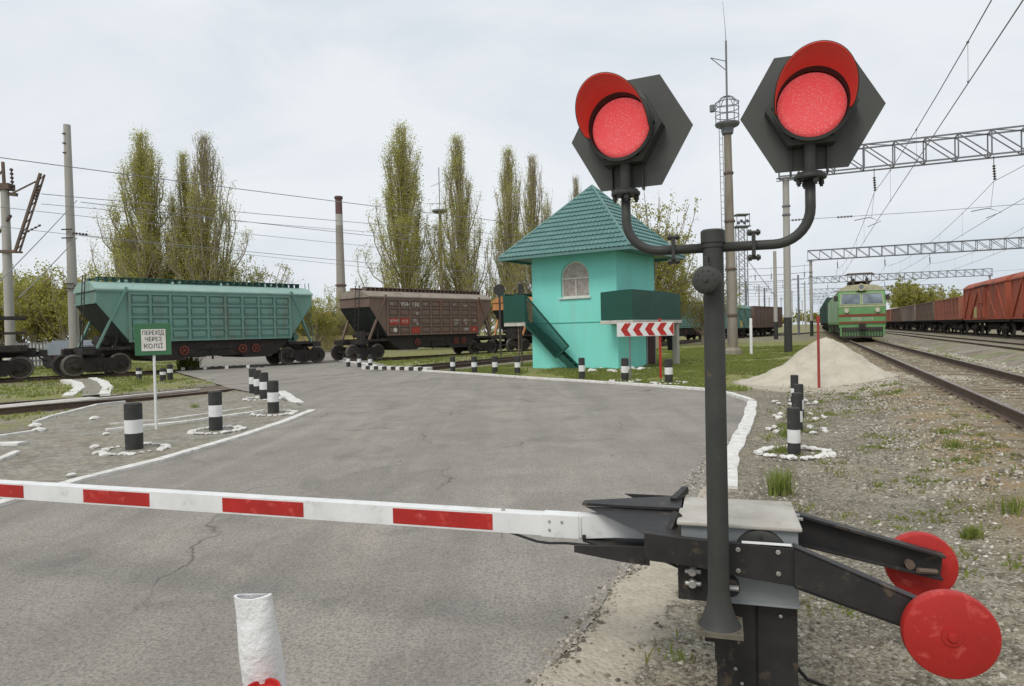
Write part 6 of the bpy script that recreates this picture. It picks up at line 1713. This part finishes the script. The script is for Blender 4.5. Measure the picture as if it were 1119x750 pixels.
# ------------------------------------------------------------------ trees
def poplar_meshes(seed, H, W, nl, leaf, leafsize=.13, bare=0.0):
    rnd = random.Random(seed); br = MB(); lf = MB()
    br.tube([(0, 0, -.3), (rnd.uniform(-.1, .1), 0, H * .4), (rnd.uniform(-.2, .2), rnd.uniform(-.2, .2), H * .72), (0, 0, H)], [.013 * H + .05, .0095 * H, .005 * H, .012], 7)
    def env(h):
        t = h / H
        return W * max(.06, (sst(-.02, .26, t) * (1 - .25 * sst(.3, .62, t)) * (1 - sst(.45, 1.03, t) * .92)))
    def leaf_at(p, n, spread):
        for _ in range(n):
            q = p + Vector((rnd.gauss(0, spread), rnd.gauss(0, spread), rnd.gauss(0, spread * 1.3)))
            s = leafsize * rnd.uniform(.55, 1.25)
            u = Vector((rnd.gauss(0, 1), rnd.gauss(0, 1), rnd.gauss(0, 1))).normalized(); v = u.orthogonal().normalized()
            w_ = u.cross(v)
            lf.add([q - v * s * .5, q + w_ * s * .42, q + v * s * .5, q - w_ * s * .42], [(0, 1, 2, 3)])
    lead = 9
    for i in range(nl + lead):
        z0 = H * (.04 + .74 * (i / nl) ** 1.15) * rnd.uniform(.9, 1.1); a = rnd.uniform(0, 6.283)
        Lh = min(H * rnd.uniform(.16, .36), H * .985 - z0)
        if i >= nl:                                                   # long secondary leaders give the crown its spires
            z0 = H * rnd.uniform(.08, .34); Lh = min(H * rnd.uniform(.38, .60), H * .95 - z0)
        if Lh < 1: continue
        z1 = z0 + Lh; rr = env(z0 + Lh * .72) * (rnd.uniform(.30, 1.12) if i < nl else rnd.uniform(.45, .8))
        pts = []; n = 6
        a2 = a + rnd.uniform(-.5, .5)
        for k in range(n + 1):
            t = k / n; rad = rr * (1 - (1 - t) ** 2.1); an = a + (a2 - a) * t
            pts.append(Vector((rad * math.cos(an) + .08 * rnd.gauss(0, 1) * t, rad * math.sin(an) + .08 * rnd.gauss(0, 1) * t, z0 + Lh * t)))
        r0 = .0042 * H * (1 - .55 * z0 / H); br.tube(pts, [r0 * (1 - .85 * k / n) + .008 for k in range(n + 1)], 5, caps=False)
        dens = 1.0 - bare * sst(.30, .75, z0 / H) - (rnd.random() < .12) * .6
        for k in range(15 if i < nl else 40):
            t = rnd.uniform(.15, 1); f = t * n; j = min(n - 1, int(f)); p = pts[j].lerp(pts[j + 1], f - j)
            l2 = rnd.uniform(.5, 1.5) * (.6 + .02 * H); ab = rnd.uniform(0, 6.283); out = rnd.uniform(.12, .38)
            e = p + Vector((math.cos(ab) * l2 * out, math.sin(ab) * l2 * out, l2)); 
            if e.z > H: e.z = H
            m = p.lerp(e, .5) + Vector((math.cos(ab), math.sin(ab), 0)) * l2 * .08
            br.tube([p, m, e], [.018, .013, .006], 3, caps=False)
            nlv = int(leaf * max(.08, dens) * rnd.uniform(.4, 1.4))
            for q in (m, e, p.lerp(e, .75)): leaf_at(q, nlv, .20)
    return br, lf
def tree(name, meshes, loc, rz, sc, label, cat='tree', group=None, lm='leaf_poplar'):
    root = thing(name, label, cat, loc, rz, group); root.scale = sc
    inst('trunk', meshes[0], root); inst('crown', meshes[1], root); return root
def mk(seed, H, W, nl, leaf, mat, **k):
    b, l = poplar_meshes(seed, H, W, nl, leaf, **k); return b.mesh('trunk', M['twig'], fix=False), l.mesh('crown', M[mat], fix=False)
pA = mk(1, 20, 3.8, 112, 12, 'leaf_poplar', bare=.25, leafsize=.105); pB = mk(2, 20, 3.4, 98, 9, 'leaf_poplar', bare=.40, leafsize=.10); pC = mk(3, 20, 3.7, 112, 8, 'leaf_poplar', bare=.80, leafsize=.10)
def T_(px, y): b = at(px, 368, y); return (b.x, b.y, -.2)
GP = 'tall poplars behind the wagons'
tree('poplar_tree', pA, T_(162, 60), .3, (1.12, 1.12, 1.0), 'leftmost tall poplar, dense and green to its narrow top, behind the teal wagon', group=GP)
tree('poplar_tree', pB, T_(143, 63), 1.9, (.8, .8, .62), 'shorter poplar leaning against the left side of the leftmost tall poplar', group=GP)
tree('poplar_tree', pB, T_(206, 62), 2.3, (.8, .8, .93), 'slender poplar on the left of the bare-topped pair behind the teal wagon', group=GP)
tree('poplar_tree', pC, T_(230, 61), .9, (1.18, 1.18, 1.0), 'broad bare-topped poplar on the right of the pair behind the teal wagon', group=GP)
tree('poplar_tree', pA, T_(444, 66), 4.9, (1.15, 1.15, 1.10), 'widest tall poplar standing behind the brown hopper wagon', group=GP)
tree('poplar_tree', pB, T_(504, 68), .2, (1.12, 1.12, 1.06), 'slim poplar to the right of the widest one, above the brown hopper wagon', group=GP)
tree('poplar_tree', pB, T_(560, 70), 4.0, (1.0, 1.0, 1.02), 'poplar rising just left of the booth roof', group=GP)
tree('poplar_tree', pC, T_(586, 74), 2.0, (.95, .95, 1.04), 'bare grey poplar rising behind the left slope of the booth roof', group=GP)
tree('poplar_tree', pC, T_(633, 92), 1.0, (.8, .8, 1.12), 'distant bare poplar whose tip shows left of the roof apex', group=GP)
def spread_meshes(seed, H, W, n, leaf, ls, mat):
    rnd = random.Random(seed); br = MB(); lf = MB()
    br.tube([(0, 0, -.3), (.05, 0, H * .25), (.0, .1, H * .5)], [.02 * H, .016 * H, .010 * H], 7)
    for i in range(n):
        z0 = H * rnd.uniform(.12, .5); a = rnd.uniform(0, 6.283); rr = W * rnd.uniform(.3, 1.0); z1 = H * rnd.uniform(.45, 1.0); 
        if rr > .7 * W: z1 = min(z1, H * .85)
        p0 = Vector((0, 0, z0)); p3 = Vector((rr * math.cos(a), rr * math.sin(a), max(z1, z0 + 1))); pts = []
        for k in range(6):
            t = k / 5; pts.append(Vector((p3.x * t ** .85, p3.y * t ** .85, z0 + (p3.z - z0) * t ** 1.25)) + Vector((rnd.gauss(0, .1), rnd.gauss(0, .1), 0)) * t)
        br.tube(pts, [.006 * H * (1 - .8 * k / 5) + .008 for k in range(6)], 4, caps=False)
        for k in range(10):
            t = rnd.uniform(.35, 1); f = t * 5; j = min(4, int(f)); p = pts[j].lerp(pts[j + 1], f - j); l2 = rnd.uniform(.4, 1.3)
            d = Vector((rnd.gauss(0, 1), rnd.gauss(0, 1), rnd.uniform(.1, 1.4))).normalized(); e = p + d * l2
            br.tube([p, e], [.016, .006], 3, caps=False)
            for _ in range(int(leaf * rnd.uniform(.3, 1.5))):
                q = p.lerp(e, rnd.uniform(.3, 1.1)) + Vector((rnd.gauss(0, .16), rnd.gauss(0, .16), rnd.gauss(0, .16))); s = ls * rnd.uniform(.5, 1.2)
                u = Vector((rnd.gauss(0, 1), rnd.gauss(0, 1), rnd.gauss(0, 1))).normalized(); v = u.orthogonal().normalized(); w_ = u.cross(v)
                lf.add([q - v * s * .5, q + w_ * s * .45, q + v * s * .5, q - w_ * s * .45], [(0, 1, 2, 3)])
    return br, lf
def mks(*a):
    b, l = spread_meshes(*a); return b.mesh('trunk', M['twig'], fix=False), l.mesh('crown', M[a[-1]], fix=False)
sA = mks(11, 12, 4.2, 54, 20, .17, 'leaf_spring'); sB = mks(12, 9, 4.0, 48, 12, .14, 'leaf_spring'); sC = mks(13, 8, 3.2, 50, 20, .16, 'leaf_thicket')
tree('maple_tree', sA, T_(718, 56), 0, (1.0, 1.0, 1.08), 'yellow green spring tree rising behind the right slope of the booth roof', lm='leaf_spring')
tree('maple_tree', sB, T_(768, 58), 1, (1.0, 1.0, .78), 'thinly leaved spring tree behind the mast of the signal')
tree('maple_tree', sA, T_(735, 64), 2, (.8, .8, .72), 'small bright yellow tree right of the booth, above its balcony')
tree('maple_tree', sB, T_(283, 66), 2, (1.2, 1.2, 1.0), 'rounded pale tree beside the broad bare poplar, above the right end of the teal wagon')
tree('maple_tree', sC, T_(262, 63), 2.6, (.8, .8, 1.15), 'yellowish bushy tree at the foot of the broad bare poplar')
tree('maple_tree', sC, T_(345, 62), 4, (.8, .8, .75), 'low green tree in the gap between the teal and brown wagons')
tree('maple_tree', sB, T_(380, 72), 4, (.8, .8, .62), 'small tree left of the chimney foot in the gap between wagons')
tree('maple_tree', sC, T_(108, 58), 3, (.7, .7, .98), 'small bushy tree right of the tall bare pole')
tree('maple_tree', sB, T_(535, 66), 5, (1.1, 1.1, .95), 'low spreading tree left of the booth landing')
tree('maple_tree', sB, T_(410, 74), 1.4, (.8, .8, .8), 'thin grey tree at the left foot of the widest poplar')
# thicket at the far left and the wood on the right horizon: masses nobody could count
def mass(name, label, items, mat):
    br, lf = MB(), MB()
    for k, (x, y, H, W, n, leaf, ls) in enumerate(items):
        b, l = spread_meshes(100 + k, H, W, n, leaf, ls, mat)
        for src, dst in ((b, br), (l, lf)): dst.M = Matrix.Translation((x, y, -.3)); dst.add(src.v, src.f)
    mb = MB(); mb.v, mb.f = br.v + lf.v, br.f + [[i + len(br.v) for i in f] for f in lf.f]; mb.m = [0] * len(br.f) + [1] * len(lf.f)
    return tag(mb.build(name, [M['twig'], M[mat]], fix=False), label, 'thicket', None, 'stuff')
rnd = random.Random(21); it = []
for k in range(20):
    y = rnd.uniform(50, 60); b = at(-30 + 118 * (k / 19) + rnd.uniform(-6, 6), 368, y); it.append((b.x, b.y, rnd.uniform(6.2, 8.2), 2.4, 22, 14, .19))
mass('thicket', 'dense spring thicket behind the wagons at the far left', it, 'leaf_thicket')
it = []
for k in range(12):
    b = at(330 + 60 * (k / 11) + rnd.uniform(-4, 4), 366, rnd.uniform(72, 84)); it.append((b.x, b.y, rnd.uniform(2.5, 4.5), 2.2, 12, 8, .2))
for k in range(16):
    b = at(90 + 260 * (k / 15) + rnd.uniform(-8, 8), 366, rnd.uniform(66, 78)); it.append((b.x, b.y, rnd.uniform(4.0, 6.2), 2.6, 14, 10, .2))
for k in range(14):
    b = at(390 + 330 * (k / 13) + rnd.uniform(-8, 8), 362, rnd.uniform(90, 120)); it.append((b.x, b.y, rnd.uniform(4.0, 6.0), 3.2, 12, 8, .28))
mass('undergrowth', 'bushes along the yard behind the wagons and poplars', it, 'leaf_thicket')
it = []
for k in range(16):
    b = at(985 + 70 * (k / 15) + rnd.uniform(-3, 3), 352, rnd.uniform(165, 200)); it.append((b.x, b.y, rnd.uniform(8.5, 12), 4.5, 22, 12, .42))
for k in range(5):
    b = at(986 + 16 * k / 4, 352, rnd.uniform(160, 175)); it.append((b.x, b.y, rnd.uniform(11.5, 13.5), 3.4, 26, 16, .42))
for k in range(22):
    b = at(700 + 200 * (k / 21), 356, rnd.uniform(320, 420)); it.append((b.x, b.y, rnd.uniform(6, 9), 7, 14, 10, .7))
mass('distant_wood', 'spring woodland on the horizon beyond the right-hand train', it, 'leaf_spring')

# ------------------------------------------------------------------ things behind the left wagons
b = at(52, 372, 42)
cr_ = thing('crate_stack', 'stack of caged white containers behind the wagon at the far left', 'containers', (b.x, b.y, 0), R(-8))
mb = MB(); mb.box((-1.75, -.6, .1), (1.2, .6, 1.45)); mb.build('containers', M['crate_white'], cr_, bevel=.05)
mb = MB()
for k in range(13): x = -1.75 + 2.95 * k / 12; mb.bar((x, -.63, .1), (x, -.63, 1.5), .05)
for z in (.12, .45, .8, 1.15, 1.5): mb.bar((-1.78, -.63, z), (1.23, -.63, z), .05)
mb.build('cage', M['galv'], cr_)
b = at(79, 372, 41)
tr_ = thing('covered_trailer', 'grey blue tarpaulin covered trailer beside the caged white containers', 'trailer', (b.x, b.y, 0), R(-8))
mb = MB(); mb.prism([(-1.3, .75), (-1.15, 1.35), (-.6, 1.62), (.9, 1.60), (1.25, 1.3), (1.3, .75)], -.8, .8, 'y'); mb.build('tarpaulin', M['tarp'], tr_, smooth=25)
mb = MB(); mb.box((-1.3, -.75, .45), (1.6, .75, .75)); mb.build('chassis', M['maroon'], tr_)
for x in (-.9, .8):
    mb = MB(); mb.tube([(x, -.9, .36), (x, -.7, .36)], .36, 18); mb.build('wheel', M['dark_rubber'], tr_, smooth=40)
b = at(355, 362, 64)
fy = thing('picket_fence', 'pale yellow picket fence in the gap between the teal and brown wagons', 'fence', (b.x, b.y, 0), R(-30))
mb = MB()
for k in range(52): x = -6 + 12 * k / 51; mb.box((x - .07, -.02, -.2), (x + .07, .02, 1.5))
mb.build('pickets', M['yellow'], fy)
mb = MB()
for z in (.4, 1.2): mb.box((-6.1, .021, z - .05), (6.1, .07, z + .05))
mb.build('rail', M['yellow'], fy)
b = at(343, 352, 78)
tk = thing('storage_tank', 'small cream storage tank under a brown roof beyond the yellow fence', 'tank', (b.x, b.y, 0), R(-20))
mb = MB(); mb.tube([(-2, 0, 1.9), (-1.8, 0, 1.9), (1.8, 0, 1.9), (2, 0, 1.9)], [.5, .95, .95, .5], 20); mb.build('vessel', M['slab'], tk, smooth=35)
mb = MB(); mb.box((-1.4, -.7, -.3), (-1.1, .7, 1.3)); mb.box((1.1, -.7, -.3), (1.4, .7, 1.3)); mb.build('saddle', M['rusty'], tk)
mb = MB(); mb.prism([(-2, 3.6), (0, 4.2), (2, 3.6), (2, 3.5), (-2, 3.5)], -2.6, 2.6, 'x')
for x in (-2.4, 2.4):
    for y in (-1.7, 1.7): mb.box((x - .07, y - .07, -.3), (x + .07, y + .07, 3.5))
mb.build('shelter', M['orange'], tk)
# railway shunting signal left of the landing
b = at(547, 375, 44)
ss_ = thing('dwarf_signal', 'black round headed railway signal rising left of the booth landing', 'railway signal', (b.x, b.y, 0))
mb = MB(); mb.tube([(0, 0, -.2), (0, 0, 3.9)], .07, 10); mb.build('post', M['loco_dark'], ss_, smooth=40)
mb = MB(); mb.tube([(0, -.10, 4.25), (0, .12, 4.25)], .38, 20); mb.build('target', M['black_paint'], ss_, smooth=40)
b = at(570, 375, 45)
s2_ = thing('dwarf_signal', 'narrow black signal head above the booth landing', 'railway signal', (b.x, b.y, 0))
mb = MB(); mb.tube([(0, 0, -.2), (0, 0, 3.8)], .07, 10); mb.build('post', M['loco_dark'], s2_, smooth=40)
mb = MB(); mb.box((-.16, -.12, 3.8), (.16, .12, 4.7)); mb.build('target', M['black_paint'], s2_, bevel=.03)
